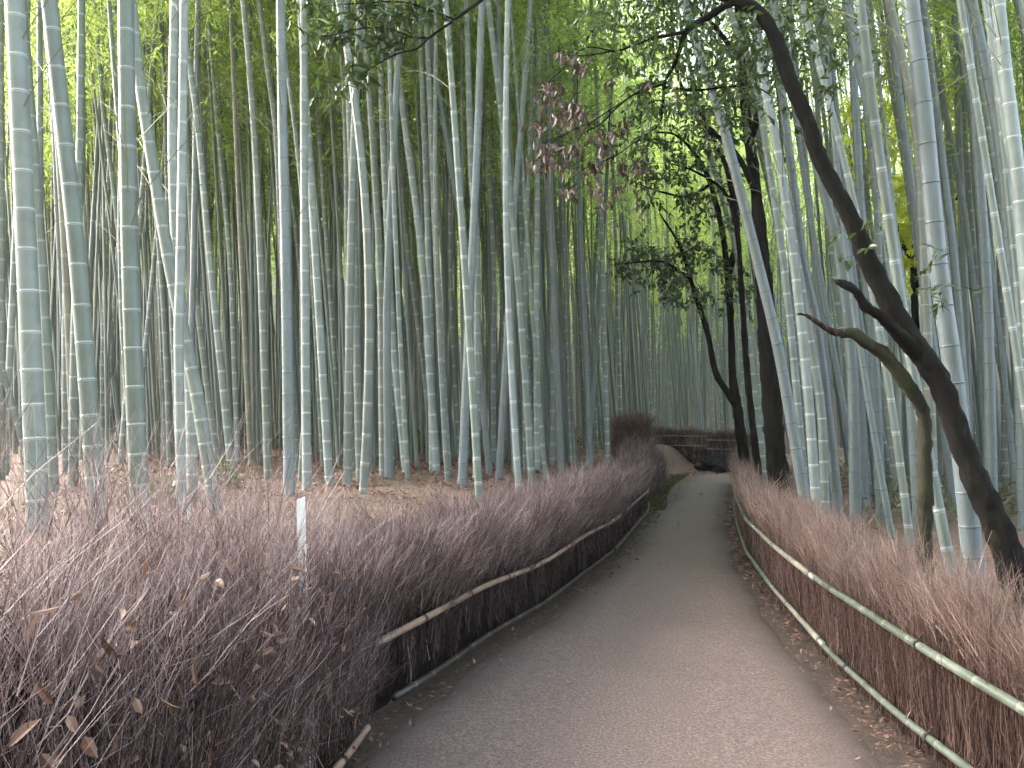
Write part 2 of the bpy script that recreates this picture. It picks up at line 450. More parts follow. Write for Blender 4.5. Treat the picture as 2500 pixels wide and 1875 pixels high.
def crown_arrays(seed, n_leaf=3200, leafL=0.13, leafW=0.021, bend=1.4):
    """branches and leaves of one bamboo crown around its own axis"""
    g = np.random.default_rng(seed)
    ph = g.random() * 6.28
    A = crown_axis(bend, ph)
    nb = 62
    t = np.sort(g.random(nb) ** 0.85)
    base = np.stack([np.interp(t, np.linspace(0, 1, len(A)), A[:, i]) for i in range(3)], -1)
    az = g.random(nb) * 6.28
    ln = (0.55 + 1.25 * np.sin(np.pi * np.clip(t * 0.9 + 0.12, 0, 1)) ** 0.8) * (0.7 + 0.6 * g.random(nb))
    k = 7; q = np.linspace(0, 1, k)
    rise = R(28) + R(25) * g.random(nb)
    hx = np.stack([np.cos(az), np.sin(az), np.zeros(nb)], -1)
    d = ln[:, None] * q[None, :]
    B = base[:, None, :] + hx[:, None, :] * (d * np.cos(rise)[:, None])[:, :, None]
    B[:, :, 2] += d * np.sin(rise)[:, None] - 0.42 * ln[:, None] * q[None, :] ** 2.3
    rad = (0.007 * (1 - 0.8 * q))[None, :] * np.ones((nb, 1)) * (0.7 + 0.3 * ln[:, None])
    VB, FB = tubes(B, rad, 3)
    # a few bare dead side branches below the crown
    nl = 9
    b0 = np.stack([np.zeros(nl), np.zeros(nl), -2.6 * g.random(nl)], -1)
    a2 = g.random(nl) * 6.28; l2 = 0.5 + 1.1 * g.random(nl); e2 = R(30) + R(30) * g.random(nl)
    B2 = b0[:, None, :] + np.stack([np.cos(a2)[:, None] * np.cos(e2)[:, None] * l2[:, None] * q, np.sin(a2)[:, None] * np.cos(e2)[:, None] * l2[:, None] * q, (np.sin(e2) * l2)[:, None] * q - .2 * l2[:, None] * q ** 2], -1)
    V2, F2 = tubes(B2, (0.0055 * (1 - .75 * q))[None] * np.ones((nl, 1)), 3)
    FB = np.vstack([FB, F2 + len(VB)]); VB = np.vstack([VB, V2])
    # leaves in sprays along the outer part of the branches
    ns = max(12, n_leaf // 9)
    bi = g.choice(nb, ns, p=ln / ln.sum()); qq = 0.15 + 0.85 * g.random(ns) ** 0.75
    f = qq * (k - 1); i0 = np.clip(f.astype(int), 0, k - 2); fr = (f - i0)[:, None]
    sp = B[bi, i0] * (1 - fr) + B[bi, i0 + 1] * fr
    sp = sp + g.normal(size=(ns, 3)) * np.array([.17, .17, .13])
    m = n_leaf // ns
    base = np.repeat(sp, m, 0) + g.normal(size=(ns * m, 3)) * 0.065
    out = np.repeat(hx[bi], m, 0) * 0.55 + g.normal(size=(ns * m, 3)) * 0.55; out[:, 2] -= 0.38
    dd = unit(out); side = unit(np.cross(dd, g.normal(size=dd.shape)))
    L = leafL * (0.6 + 0.7 * g.random(len(dd)))
    VL, FL = leaves4(base, dd, side, L, leafW * (0.7 + 0.6 * g.random(len(dd))))
    rl = np.repeat(np.clip(g.normal(0.5, 0.22, ns), 0, 1), m * 4) * 0.7 + np.repeat(g.random(len(dd)), 4) * 0.3
    return A, VB, FB, VL, FL, rl

def crown_mesh(name, seed, **kw):
    A, VB, FB, VL, FL, rl = crown_arrays(seed, **kw)
    V = np.vstack([VB, VL]); F = np.vstack([FB, FL + len(VB)])
    mi = np.concatenate([np.ones(len(FB)), np.zeros(len(FL))])
    rn = np.concatenate([np.full(len(VB), 0.5), rl])
    return A, make_mesh(name, V, F, [M_leaf, M_wood], mi, smooth=False, attrs=dict(rnd=rn))

CROWNS = [crown_mesh('foliage', 100 + i, bend=0.5 + 0.25 * (i % 5)) for i in range(8)]
THIN = [crown_mesh('foliage', 100 + i, bend=0.5 + 0.25 * (i % 5), n_leaf=800) for i in range(8)]

HEROES = []
def hero(label, pts, wpx, c='g', dia=0.11, dY=0.0, group=None):
    """pts: photo pixels top -> bottom, wpx: width there in photo pixels (sets the distance)"""
    HEROES.append((label, pts, wpx, c, dia, dY, group))

# ---- outer grove, over the tan-railed fence
hero('thickest pale culm near the frame edge, glowing along one side above the near brushwood', [(36, 0), (66, 640), (92, 1237)], 48, 'w', .14)
hero('thick leaning grey-green culm beside the thickest pale culm, pale rings widely spaced', [(120, 0), (158, 340), (190, 640), (237, 1237)], 41, 'g', .125)
hero('thick upright green culm with white rings, alone over the bare patch of pink soil', [(307, 0), (318, 640), (342, 1237)], 42, 'g', .13)
hero('straight grey culm with brown rings standing in front of a paler twin', [(450, 0), (441, 640), (436, 830), (444, 1237)], 23, 'w', .08)
hero('pale waxy culm half hidden behind the grey culm with brown rings', [(426, 0), (421, 350), (432, 640), (463, 950), (470, 1237)], 24, 'w', .10)
hero('slanting green culm that crosses behind the pale pair towards the fence', [(322, 20), (345, 220), (413, 640), (478, 950), (519, 1200)], 30, 'g', .11)
hero('dark narrow culm rising behind the thick leaning grey-green culm', [(199, 0), (195, 400), (184, 775), (177, 1237)], 20, 'g', .095)
hero('shaded culm cut off by the very edge of the frame', [(1, 0), (4, 640), (3, 1237)], 17, 'y', .085)
hero('short slanted green pole lying against the thickest pale culm', [(-20, 800), (0, 880), (60, 1095)], 14, 'g', .07)
hero('blue-grey culm seen between the thickest pale culm and its leaning neighbour', [(97, 0), (98, 500), (95, 800), (98, 1200)], 17, 'b', .095)
hero('slim green culm hugging the shaded side of the thickest pale culm', [(60, 60), (78, 300), (101, 620), (134, 1237)], 22, 'g', .10)
hero('slim ringed culm leaning outward at the frame edge, close-set pale rings', [(60, 160), (36, 620), (8, 1237)], 16, 'w', .085)
hero('thin culm tilting out of the foliage above the leaning grey-green culm', [(268, 0), (255, 77), (222, 640), (205, 1000), (196, 1180)], 12, 'b', .085)
hero('faint slender culm in front of sunlit leaves, beside the thick upright green culm', [(278, 80), (262, 520), (253, 800), (249, 1080)], 11, 'g', .08)
hero('very thin pale culm between two thicker stems over dark earth', [(305, 380), (287, 620), (257, 1064)], 9, 'w', .07)
hero('mid-sized green culm directly behind the leaning grey-green culm near the ground', [(150, 260), (160, 620), (160, 1237)], 16, 'g', .09)
hero('thin whitish culm tilting into the base of the thick upright green culm', [(345, 500), (318, 850), (284, 1237)], 13, 'w', .085)
hero('slender culm leaning behind the pale pair, top to the outside', [(405, 330), (378, 620), (345, 940), (320, 1130)], 12, 'w', .085)
hero('thin culm bowing away from the pale pair over yellow-green leaves', [(440, 40), (455, 300), (472, 640), (500, 900), (534, 1140)], 14, 'y', .085)
hero('bright-edged slender culm with many close pale rings just beyond the pale pair', [(450, 60), (485, 330), (513, 640), (545, 950), (573, 1237)], 17, 'w', .095)
hero('white slender culm rising to a fine point amid green leaves', [(512, 90), (538, 380), (561, 640), (574, 950), (584, 1237)], 12, 'w', .08)
hero('dark olive culm standing clear between slender white ones, base lost in twigs', [(594, 0), (620, 310), (636, 640), (646, 900), (657, 1237)], 18, 'y', .095)
hero('bent olive-grey culm rubbing against the blue-green culm', [(633, 0), (655, 180), (674, 330), (690, 640), (732, 1237)], 15, 'y', .09)
hero('straight blue-green culm with thin dark rings, last thick one before the white stake', [(685, 0), (690, 300), (698, 640), (707, 1230)], 26, 'b', .11)
hero('pale-ringed upright culm rising right behind the white marker stake', [(741, 0), (744, 640), (750, 1237)], 21, 'w', .10)
hero('grey-green culm leaning just beyond the white marker stake', [(752, 330), (771, 640), (790, 950), (808, 1237)], 19, 'w', .095)
hero('thin dark-green culm behind the leafy hanging branch tip', [(824, 0), (842, 270), (848, 640), (852, 900), (868, 1237)], 14, 'y', .085)
hero('olive culm with bright rings slanting past the hanging branch leaves', [(881, 0), (867, 270), (856, 640), (848, 1237)], 20, 'y', .10)
hero('grey-green culm paired close beside the olive culm with bright rings', [(855, 330), (866, 620), (872, 900), (881, 1237)], 18, 'y', .095)
hero('dark-topped culm curving down behind the blue-tinged dark-ringed culm', [(893, 100), (912, 386), (927, 640), (932, 900), (936, 1237)], 17, 'y', .095)
hero('blue-tinged culm with evenly spaced dark rings, leaning in at its top', [(983, 0), (970, 193), (948, 640), (945, 900), (951, 1237)], 19, 'b', .10)
hero('short-ringed culm with a swollen foot standing on open pink soil', [(945, 560), (958, 810), (979, 1040), (999, 1237)], 16, 'w', .095)
hero('culm leaning steeply outward through pale green leaves, white lower half', [(975, 200), (990, 320), (1031, 640), (1052, 950), (1072, 1237)], 17, 'w', .10)
hero('twin-like white culm with crowded rings, outer one of a bright pair', [(1025, 60), (1047, 640), (1053, 950), (1058, 1237)], 15, 'w', .09)
hero('white culm with crowded rings, inner one of the bright pair', [(1043, 100), (1066, 640), (1082, 950), (1099, 1237)], 16, 'w', .095)
hero('blue slender culm slanting across to the tall blue-grey dark-ringed culm', [(1053, 115), (1100, 400), (1140, 617), (1165, 850), (1202, 1220)], 15, 'b', .09)
hero('tall blue-grey culm with crisp dark rings, boldest of the grove middle', [(1176, 0), (1166, 330), (1152, 640), (1140, 900), (1126, 1237)], 20, 'b', .10)
hero('slanted blue-grey culm with dark rings pointing at the withered leaves', [(1296, 0), (1270, 330), (1247, 640), (1232, 930), (1215, 1220)], 16, 'b', .09)
hero('dark green culm tucked behind the boldest blue-grey culm', [(1139, 0), (1150, 400), (1165, 640), (1163, 1237)], 17, 'g', .095)
hero('thin dark culm leaning outward, ending beside the bright ringed pair', [(978, 430), (997, 620), (1040, 950), (1057, 1220)], 12, 'y', .085)
hero('slender green culm with many rings behind the slanted blue-grey one', [(1186, 310), (1205, 640), (1205, 900), (1206, 1225)], 11, 'w', .08)
hero('thin pale culm rising beside the slanted blue-grey culm into leaves', [(1214, 40), (1240, 640), (1252, 930), (1262, 1215)], 12, 'b', .085)
hero('plain pale culm under the withered brown leaves, ringed along its whole height', [(1314, 270), (1310, 640), (1310, 900), (1313, 1200)], 14, 'w', .09)
hero('dull grey culm right below the densest withered leaves', [(1340, 300), (1348, 640), (1360, 900), (1372, 1180)], 14, 'b', .09)
hero('very slim white culm with tiny white ticks near the bend of the fence', [(1370, 400), (1382, 640), (1390, 900), (1400, 1160)], 11, 'w', .08)
hero('slim bluish culm crossing its neighbour just before the tall brush clump', [(1478, 500), (1470, 640), (1450, 930), (1432, 1170)], 10, 'b', .075)
hero('straight pale culm in front of the tall brush clump', [(1464, 400), (1471, 640), (1478, 900), (1484, 1160)], 11, 'w', .08)
hero('slim culm with short pale ticks leaning under the withered leaves', [(1268, 420), (1275, 640), (1290, 930), (1303, 1190)], 11, 'w', .08)
hero('grey culm with dark rings beside the slanted blue-grey culm near the ground', [(1240, 700), (1247, 890), (1254, 1050), (1261, 1214)], 15, 'b', .09)
hero('greenish slender culm springing beside the olive culm with bright rings', [(800, 620), (812, 800), (823, 1040), (832, 1237)], 12, 'w', .085)
hero('smooth grey culm in the gap before the fence bend, faint rings', [(1412, 420), (1420, 640), (1432, 900), (1443, 1170)], 12, 'b', .085)
hero('thin white culm close to the fence bend, leaning slightly inward', [(1500, 480), (1507, 700), (1512, 900), (1518, 1100)], 9, 'w', .08)
# ---- inner grove, over the green-railed fence
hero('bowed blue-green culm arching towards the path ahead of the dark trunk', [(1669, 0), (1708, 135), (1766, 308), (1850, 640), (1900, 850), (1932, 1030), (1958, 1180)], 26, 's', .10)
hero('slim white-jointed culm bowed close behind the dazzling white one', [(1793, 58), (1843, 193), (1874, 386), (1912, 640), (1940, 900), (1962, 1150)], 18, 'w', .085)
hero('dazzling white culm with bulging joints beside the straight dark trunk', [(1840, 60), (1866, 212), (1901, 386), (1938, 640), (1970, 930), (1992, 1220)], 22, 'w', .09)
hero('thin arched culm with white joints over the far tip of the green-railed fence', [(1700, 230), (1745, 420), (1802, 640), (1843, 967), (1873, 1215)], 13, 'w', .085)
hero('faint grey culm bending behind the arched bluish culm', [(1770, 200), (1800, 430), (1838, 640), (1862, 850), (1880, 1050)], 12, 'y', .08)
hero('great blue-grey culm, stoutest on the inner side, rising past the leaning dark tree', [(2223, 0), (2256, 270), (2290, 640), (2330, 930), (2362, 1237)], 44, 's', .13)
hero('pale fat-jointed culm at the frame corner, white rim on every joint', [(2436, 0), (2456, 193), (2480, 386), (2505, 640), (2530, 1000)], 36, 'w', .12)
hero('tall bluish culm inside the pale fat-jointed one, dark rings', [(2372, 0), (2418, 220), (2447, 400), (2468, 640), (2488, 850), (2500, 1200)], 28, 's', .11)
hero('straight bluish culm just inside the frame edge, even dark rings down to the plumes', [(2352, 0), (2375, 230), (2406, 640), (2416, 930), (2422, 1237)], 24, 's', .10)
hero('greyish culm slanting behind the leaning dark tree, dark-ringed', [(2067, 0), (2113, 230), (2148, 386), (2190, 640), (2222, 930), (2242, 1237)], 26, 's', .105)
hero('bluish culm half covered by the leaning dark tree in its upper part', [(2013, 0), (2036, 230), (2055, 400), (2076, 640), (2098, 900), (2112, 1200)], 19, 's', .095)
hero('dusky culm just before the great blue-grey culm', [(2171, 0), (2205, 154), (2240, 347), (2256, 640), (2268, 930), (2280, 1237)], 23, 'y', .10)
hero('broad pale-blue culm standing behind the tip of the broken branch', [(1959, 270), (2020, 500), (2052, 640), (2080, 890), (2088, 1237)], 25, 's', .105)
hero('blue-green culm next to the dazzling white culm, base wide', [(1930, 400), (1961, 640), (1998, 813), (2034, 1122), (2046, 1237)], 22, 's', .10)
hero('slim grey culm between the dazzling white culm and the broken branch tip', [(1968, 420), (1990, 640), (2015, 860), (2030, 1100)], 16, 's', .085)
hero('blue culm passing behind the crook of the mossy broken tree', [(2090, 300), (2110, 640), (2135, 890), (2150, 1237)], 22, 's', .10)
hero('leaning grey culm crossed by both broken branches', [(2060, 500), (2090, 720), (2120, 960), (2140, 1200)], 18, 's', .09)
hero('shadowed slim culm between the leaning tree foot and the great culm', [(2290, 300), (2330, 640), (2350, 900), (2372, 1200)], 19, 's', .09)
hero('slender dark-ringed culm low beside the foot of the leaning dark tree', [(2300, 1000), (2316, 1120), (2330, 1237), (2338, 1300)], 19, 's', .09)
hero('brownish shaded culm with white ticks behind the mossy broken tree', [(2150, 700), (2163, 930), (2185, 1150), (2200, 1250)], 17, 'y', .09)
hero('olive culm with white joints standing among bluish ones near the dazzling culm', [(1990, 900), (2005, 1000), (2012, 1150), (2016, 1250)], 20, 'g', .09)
hero('thin dark culm before the leaves coloured as if sunlit', [(2280, 0), (2310, 300), (2336, 640), (2352, 900), (2360, 1150)], 13, 'y', .085)
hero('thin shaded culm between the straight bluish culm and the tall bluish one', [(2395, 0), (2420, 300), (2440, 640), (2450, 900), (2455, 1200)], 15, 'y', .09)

H0 = 6.0
plan = []
def build_hero(i, label, pts, wpx, c, dia, dY, group):
    Y = dia * FPX / wpx
    P = np.array([at(x, y, Y) for x, y in pts])[::-1]         # bottom -> top
    n = len(P)
    P[:, 1] += np.linspace(0, dY, n)
    P = catmull(P, 24)
    lo = P[0] - P[3]; lo = lo / max(abs(lo[2]), 1e-3)
    # down to the ground
    b = P[0].copy(); lean = np.clip(lo[:2], -0.25, 0.25)
    for _ in range(6):
        gzv = float(gz(b[0], b[1])) - 0.05
        b = np.array([P[0][0] + lean[0] * (P[0][2] - gzv), P[0][1] + lean[1] * (P[0][2] - gzv), gzv])
    if b[2] < P[0][2] - 0.02:
        P = np.vstack([np.linspace(b, P[0], 8)[:-1], P])
    k, base = i % len(CROWNS), b
    axis, cme = (THIN if Y < 11 else CROWNS)[k]
    d = P[-1] - P[-5]; d = d / max(d[2], 1e-3); d[:2] = np.clip(d[:2], -0.35, 0.35); d[2] = 1
    top = P[-1]
    hz = H0 + 0.8 * math.sin(i * 2.4)
    if top[2] < hz:
        top = top + d * (hz - top[2]); P = np.vstack([P, np.linspace(P[-1], top, 6)[1:]])
    dirv = Vector(d).normalized(); q = Vector((0, 0, 1)).rotation_difference(dirv)
    rot = q @ Quaternion((0, 0, 1), 2.1 * i)
    Mx = np.array(rot.to_matrix())
    P = np.vstack([P, (axis[1:] * 0.97) @ Mx.T + top])
    zref = float(at(1250, 640, Y)[2])
    r0 = dia / 2
    ztop = P[-1][2]
    r_at = lambda z: r0 * np.clip(1 - 0.05 * (z - zref), 0.10, 1.25) * np.clip((ztop - z) / 5 + 0.12, 0.1, 1)
    root = thing('bamboo', label, 'bamboo', tuple(base), group)
    me = culm_mesh('culm', P - base, lambda z: r_at(z + base[2]), CULM[c], sides=12 if wpx > 18 else 8, inter=0.26 + 0.55 * (dia - 0.08) + 0.02 * math.sin(i * 7.1), band=max(0.0065, 0.00065 * Y), seed=i)
    obj('culm', me, root)
    fo = obj('foliage', cme, root)
    fo.location = Vector(top - base); fo.rotation_mode = 'QUATERNION'; fo.rotation_quaternion = rot
    plan.append((base[0], base[1], dia))

for i, h in enumerate(HEROES):
    build_hero(i, *h)

# the rest of the 300 largest: copies of a dozen straight bamboos
PROTO = []
for k in range(12):
    axis, cme = CROWNS[k % len(CROWNS)]
    g = np.random.default_rng(300 + k)
    hz = 4.7 + 1.9 * g.random()
    q = np.linspace(0, 1, 14)
    cur = 0.18 * g.normal()
    P = np.stack([cur * np.sin(q * np.pi), 0.1 * g.normal() * np.sin(q * np.pi), q * (hz + 0.3) - 0.3], -1)
    P = np.vstack([P, axis[1:] * 0.97 + np.array([0, 0, hz])])
    ztop = P[-1][2]
    r_at = lambda z: 0.05 * np.clip(1.08 - 0.05 * z, 0.1, 1.2) * np.clip((ztop - z) / 5 + 0.12, 0.1, 1)
    mk = 'gysgtsbwygyg'[k]
    me = culm_mesh('culm', P, r_at, CULM[mk], sides=7, inter=0.27 + 0.07 * g.random(), band=0.0095, seed=50 + k)
    PROTO.append((me, cme, hz))

def plant(k, x, y, s, lean, laz, spin, label, group):
    me, cme, hz = PROTO[k]
    root = thing('bamboo', label, 'bamboo', (x, y, float(gz(x, y)) - 0.03), group)
    root.rotation_mode = 'QUATERNION'
    ax = Vector((-math.sin(laz), math.cos(laz), 0))
    root.rotation_quaternion = Quaternion(ax, lean) @ Quaternion((0, 0, 1), spin)
    root.scale = (s, s, 0.92 + 0.25 * s)
    obj('culm', me, root)
    obj('foliage', cme, root).location = (0, 0, hz)
    plan.append((x, y, 0.1 * s))

def free(x, y, d):
    a = np.array(plan)
    return not len(a) or np.min(np.hypot(a[:, 0] - x, a[:, 1] - y)) > d

def scatter(n, region, dmin, label, group, lean_mean, ks):
    made = tries = 0
    while made < n and tries < n * 60:
        tries += 1
        x, y = region()
        if not free(x, y, dmin): continue
        lx = rng.normal(lean_mean, 0.032); ly = rng.normal(0.0, 0.03)
        plant(int(rng.choice(ks)), x, y, 0.60 + 0.45 * rng.random() ** 1.3, math.hypot(lx, ly), math.atan2(ly, lx), rng.random() * 6.28, label, group)
        made += 1

def reg_left():
    y = 8.5 + 19 * rng.random() ** 0.8
    return -0.60 * y + (XL(y) - 1.0 + 0.60 * y) * rng.random(), y
def reg_right():
    y = 6.5 + 13 * rng.random() ** 0.9
    lo = XR(y) + 0.9
    return lo + (0.62 * y + 1.0 - lo) * rng.random(), y
def reg_far():
    y = 27.5 + 9 * rng.random()
    return 0.06 * y + 0.24 * y * rng.random(), y
scatter(140, reg_left, 0.40, 'slender grey-green culm in the crowded grove behind the tan-railed brushwood fence', 'slender bamboos behind the tan-railed fence', -0.05, [0, 1, 3, 4, 6, 7, 8, 9, 10, 11, 0, 1, 3, 6, 8, 9])
scatter(62, reg_right, 0.34, 'slender bluish culm in the shaded thicket behind the green-railed fence and leaning tree', 'slender bamboos behind the green-railed fence', -0.11, [2, 5, 7, 9, 0, 3])
scatter(44, reg_far, 0.35, 'thin grey distant culm standing beyond the low fence at the path end', 'bamboos beyond the end of the path', -0.01, [0, 2, 5, 6, 9, 10])

# beyond the three hundred: the rest of the grove as one mass
def stand():
    g = np.random.default_rng(11)
    pos = []
    def add(n, f):
        for _ in range(n): pos.append(f())
    def a():   # deep left
        y = 22 + 46 * g.random(); return (-0.72 * y + (XL(y) - 1 + 0.75 * y) * g.random(), y)
    def b():   # beyond the far fence
        y = 32 + 36 * g.random(); return (0.45 * y * g.random(), y)
    def c():   # deep right
        y = 10 + 26 * g.random(); lo = XR(y) + 2.5 if y < 24 else 0.32 * y; return (lo + (1.15 * y - lo) * g.random() + 0.5, y)
    add(720, a); add(420, b)
    n_slim = len(pos)
    def e():   # slim young stems filling the middle distance
        y = 14 + 15 * g.random(); return (-0.62 * y + (XL(y) - 1.2 + 0.62 * y) * g.random(), y)
    add(470, e); n_slim = (n_slim, len(pos)); slim = np.zeros(4000, bool)
    slim[n_slim[0]:n_slim[1]] = True; add(270, c)
    def d():   # grove carried on unseen behind the viewpoint, dense and low-crowned to block light
        y = -30 + 32 * g.random(); sd = 1 if g.random() < .5 else -1; lo = 2.6 + .02 * (y + 30) if y > -5 else 0.6 if y > -10 else 0.0; return (sd * (lo + 14 * g.random()) + .5, y)
    add(330, d)
    def h():   # outer grove outside the view, added unseen to keep sun off the floor
        y = 4 + 14 * g.random(); return (-(.8 + .7 * g.random()) * y, y)
    add(36, h)
    pos = np.array(pos); keep = pos[:, 0] > -46; slim = slim[:len(pos)][keep]; pos = pos[keep]
    n = len(pos)
    z0 = gz(pos[:, 0], pos[:, 1]) - 0.1
    H = 12 + 3.5 * g.random(n)
    k = 9; q = np.linspace(0, 1, k)
    lx = g.normal(-0.04, 0.035, n); ly = g.normal(0, 0.04, n); bx = g.normal(0, 0.8, n); by = g.normal(0, 0.8, n)
    P = np.zeros((n, k, 3))
    P[:, :, 0] = pos[:, 0:1] + lx[:, None] * H[:, None] * q + bx[:, None] * q ** 3
    P[:, :, 1] = pos[:, 1:2] + ly[:, None] * H[:, None] * q + by[:, None] * q ** 3
    P[:, :, 2] = z0[:, None] + H[:, None] * q
    r = np.where(slim, 0.020 + 0.014 * g.random(n), 0.036 + 0.02 * g.random(n))
    VC, FC = tubes(P, r[:, None] * (1.08 - 0.85 * q ** 1.6)[None, :], 6)
    mats = [M_leaf, M_wood, M_grey, M_blue_shaded, M_green]
    mi_c = np.repeat(g.choice([2, 2, 3, 4], n), (k - 1) * 6)
    Vs, Fs, mi, rn = [VC], [FC], [mi_c], [np.full(len(VC), 0.5)]
    off = len(VC)
    lib = [crown_arrays(700 + s, n_leaf=900, leafL=0.20, leafW=0.034, bend=1.2) for s in range(4)]
    for i in range(n):
        A, VB, FB, VL, FL, rl = lib[i % 4]
        a0 = g.random() * 6.28; ca, sa = math.cos(a0), math.sin(a0)
        if 2040 < 1250 + FPX * pos[i, 0] / pos[i, 1] < 2420 and pos[i, 1] < 30 and g.random() < .85: continue
        if (slim[i] and g.random() < .5) or (pos[i, 0] > 0 and pos[i, 1] > 27 and g.random() < .5): continue
        base = P[i, 1 if pos[i, 1] < -3 else 3 if pos[i, 1] < 36 else 2]; sc = (P[i, 8, 2] - base[2]) / CROWN_L
        X = VL * np.array([1.1, 1.1, sc])
        X = np.stack([X[:, 0] * ca - X[:, 1] * sa, X[:, 0] * sa + X[:, 1] * ca, X[:, 2]], -1)
        h = X[:, 2:3]
        X[:, :2] += (np.array([lx[i], ly[i]]) * h)
        X = X + base
        Vs.append(X); Fs.append(FL + off); off += len(X); mi.append(np.zeros(len(FL))); rn.append(np.clip(rl + 0.18 * g.normal(), 0, 1))
    V = np.vstack(Vs); F = np.vstack(Fs)
    me = make_mesh('bamboo_forest', V, F, mats, np.concatenate(mi), smooth=False, attrs=dict(rnd=np.concatenate(rn), wax=np.zeros(len(V)), scar=np.zeros(len(V))))
    o = obj('bamboo_forest', me)
    tag(o, 'distant mass of grey bamboo and pale green foliage closing the grove behind everything', 'forest', kind='stuff')
stand()

# ------------------------------------------------------------------ brushwood fences
def twig_batch(base, d, L, r0, k=4, bend=0.12, tone=0.48):
    n = len(base)
    q = np.linspace(0, 1, k)
    side = unit(np.cross(d, rand_dirs(n)))
    P = base[:, None, :] + d[:, None, :] * (L[:, None] * q)[:, :, None] + side[:, None, :] * (bend * L[:, None] * rng.normal(size=(n, 1)) * q ** 2)[:, :, None]
    side2 = np.cross(d, side)
    P = P + side2[:, None, :] * ((0.045 * L * rng.normal(size=n))[:, None] * np.sin(q * (5 + 6 * rng.random((n, 1))) + 6 * rng.random((n, 1))))[:, :, None]
    rad = r0[:, None] * (1 - 0.65 * q)
    V, F = tubes(P, rad, 3)
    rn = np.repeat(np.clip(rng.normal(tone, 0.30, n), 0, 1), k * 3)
    return V, F, rn, P

class Brush:
    def __init__(s): s.V = []; s.F = []; s.R = []; s.n = 0
    def add(s, V, F, rn):
        s.V.append(V); s.F.append(F + s.n); s.R.append(rn); s.n += len(V)
    def twigs(s, *a, fork=0, **kw):
        V, F, rn, P = twig_batch(*a, **kw); s.add(V, F, rn)
        base, d, L, r0 = a
        for _ in range(fork):
            n = len(base); f = 0.35 + 0.5 * rng.random(n); i0 = (f * (P.shape[1] - 1)).astype(int)
            b = P[np.arange(n), i0]
            dd = unit(d + rand_dirs(n) * 0.55)
            V, F, rn, _P = twig_batch(b, dd, L * (0.3 + 0.3 * rng.random(n)), r0 * 0.6, k=3, tone=kw.get('tone', .48) + .08)
            s.add(V, F, rn)
    def mesh(s, name, mat):
        return make_mesh(name, np.vstack(s.V), np.vstack(s.F), [mat], attrs=dict(rnd=np.concatenate(s.R)))

def fence_frame(poly):
    P = np.array(poly, float); sg = np.linalg.norm(np.diff(P, axis=0), axis=1); s = np.concatenate([[0], np.cumsum(sg)])
    def f(t):
        x = np.interp(t, s, P[:, 0]); y = np.interp(t, s, P[:, 1])
        e = 0.15
        dx = np.interp(t + e, s, P[:, 0]) - np.interp(t - e, s, P[:, 0]); dy = np.interp(t + e, s, P[:, 1]) - np.interp(t - e, s, P[:, 1])
        h = np.hypot(dx, dy) + 1e-9
        return x, y, dx / h, dy / h
    return f, s[-1], s

def core_mesh(f, t0, t1, height, thick, side, inset, z_of):
    ts = np.arange(t0, t1 + 0.05, 0.12)
    x, y, dx, dy = f(ts)
    nx, ny = dy * side, -dx * side          # towards the path
    h = height(ts, y)
    a0, a1 = inset, inset + thick
    zg = z_of(x, y)
    prof = [(a0, -0.1), (a0 + 0.01, 0.55), (a0 + 0.05, 0.92), (a0 + thick * 0.5, 1.0), (a1 - 0.02, 0.9), (a1, -0.1)]
    V = []
    for a, hh in prof:
        jit = rng.normal(size=len(ts)) * 0.015
        V.append(np.stack([x - nx * (a + jit), y - ny * (a + jit), zg + (h * hh if hh > 0 else hh) + (jit * 2 if hh > 0.5 else 0)], -1))
    V = np.stack(V, 1); n, m = V.shape[:2]
    idx = np.arange(n * m).reshape(n, m)
    F = np.stack([idx[:-1, :-1], idx[:-1, 1:], idx[1:, 1:], idx[1:, :-1]], -1).reshape(-1, 4)
    return V.reshape(-1, 3), F, [idx[0][None, :], idx[-1][None, ::-1]]

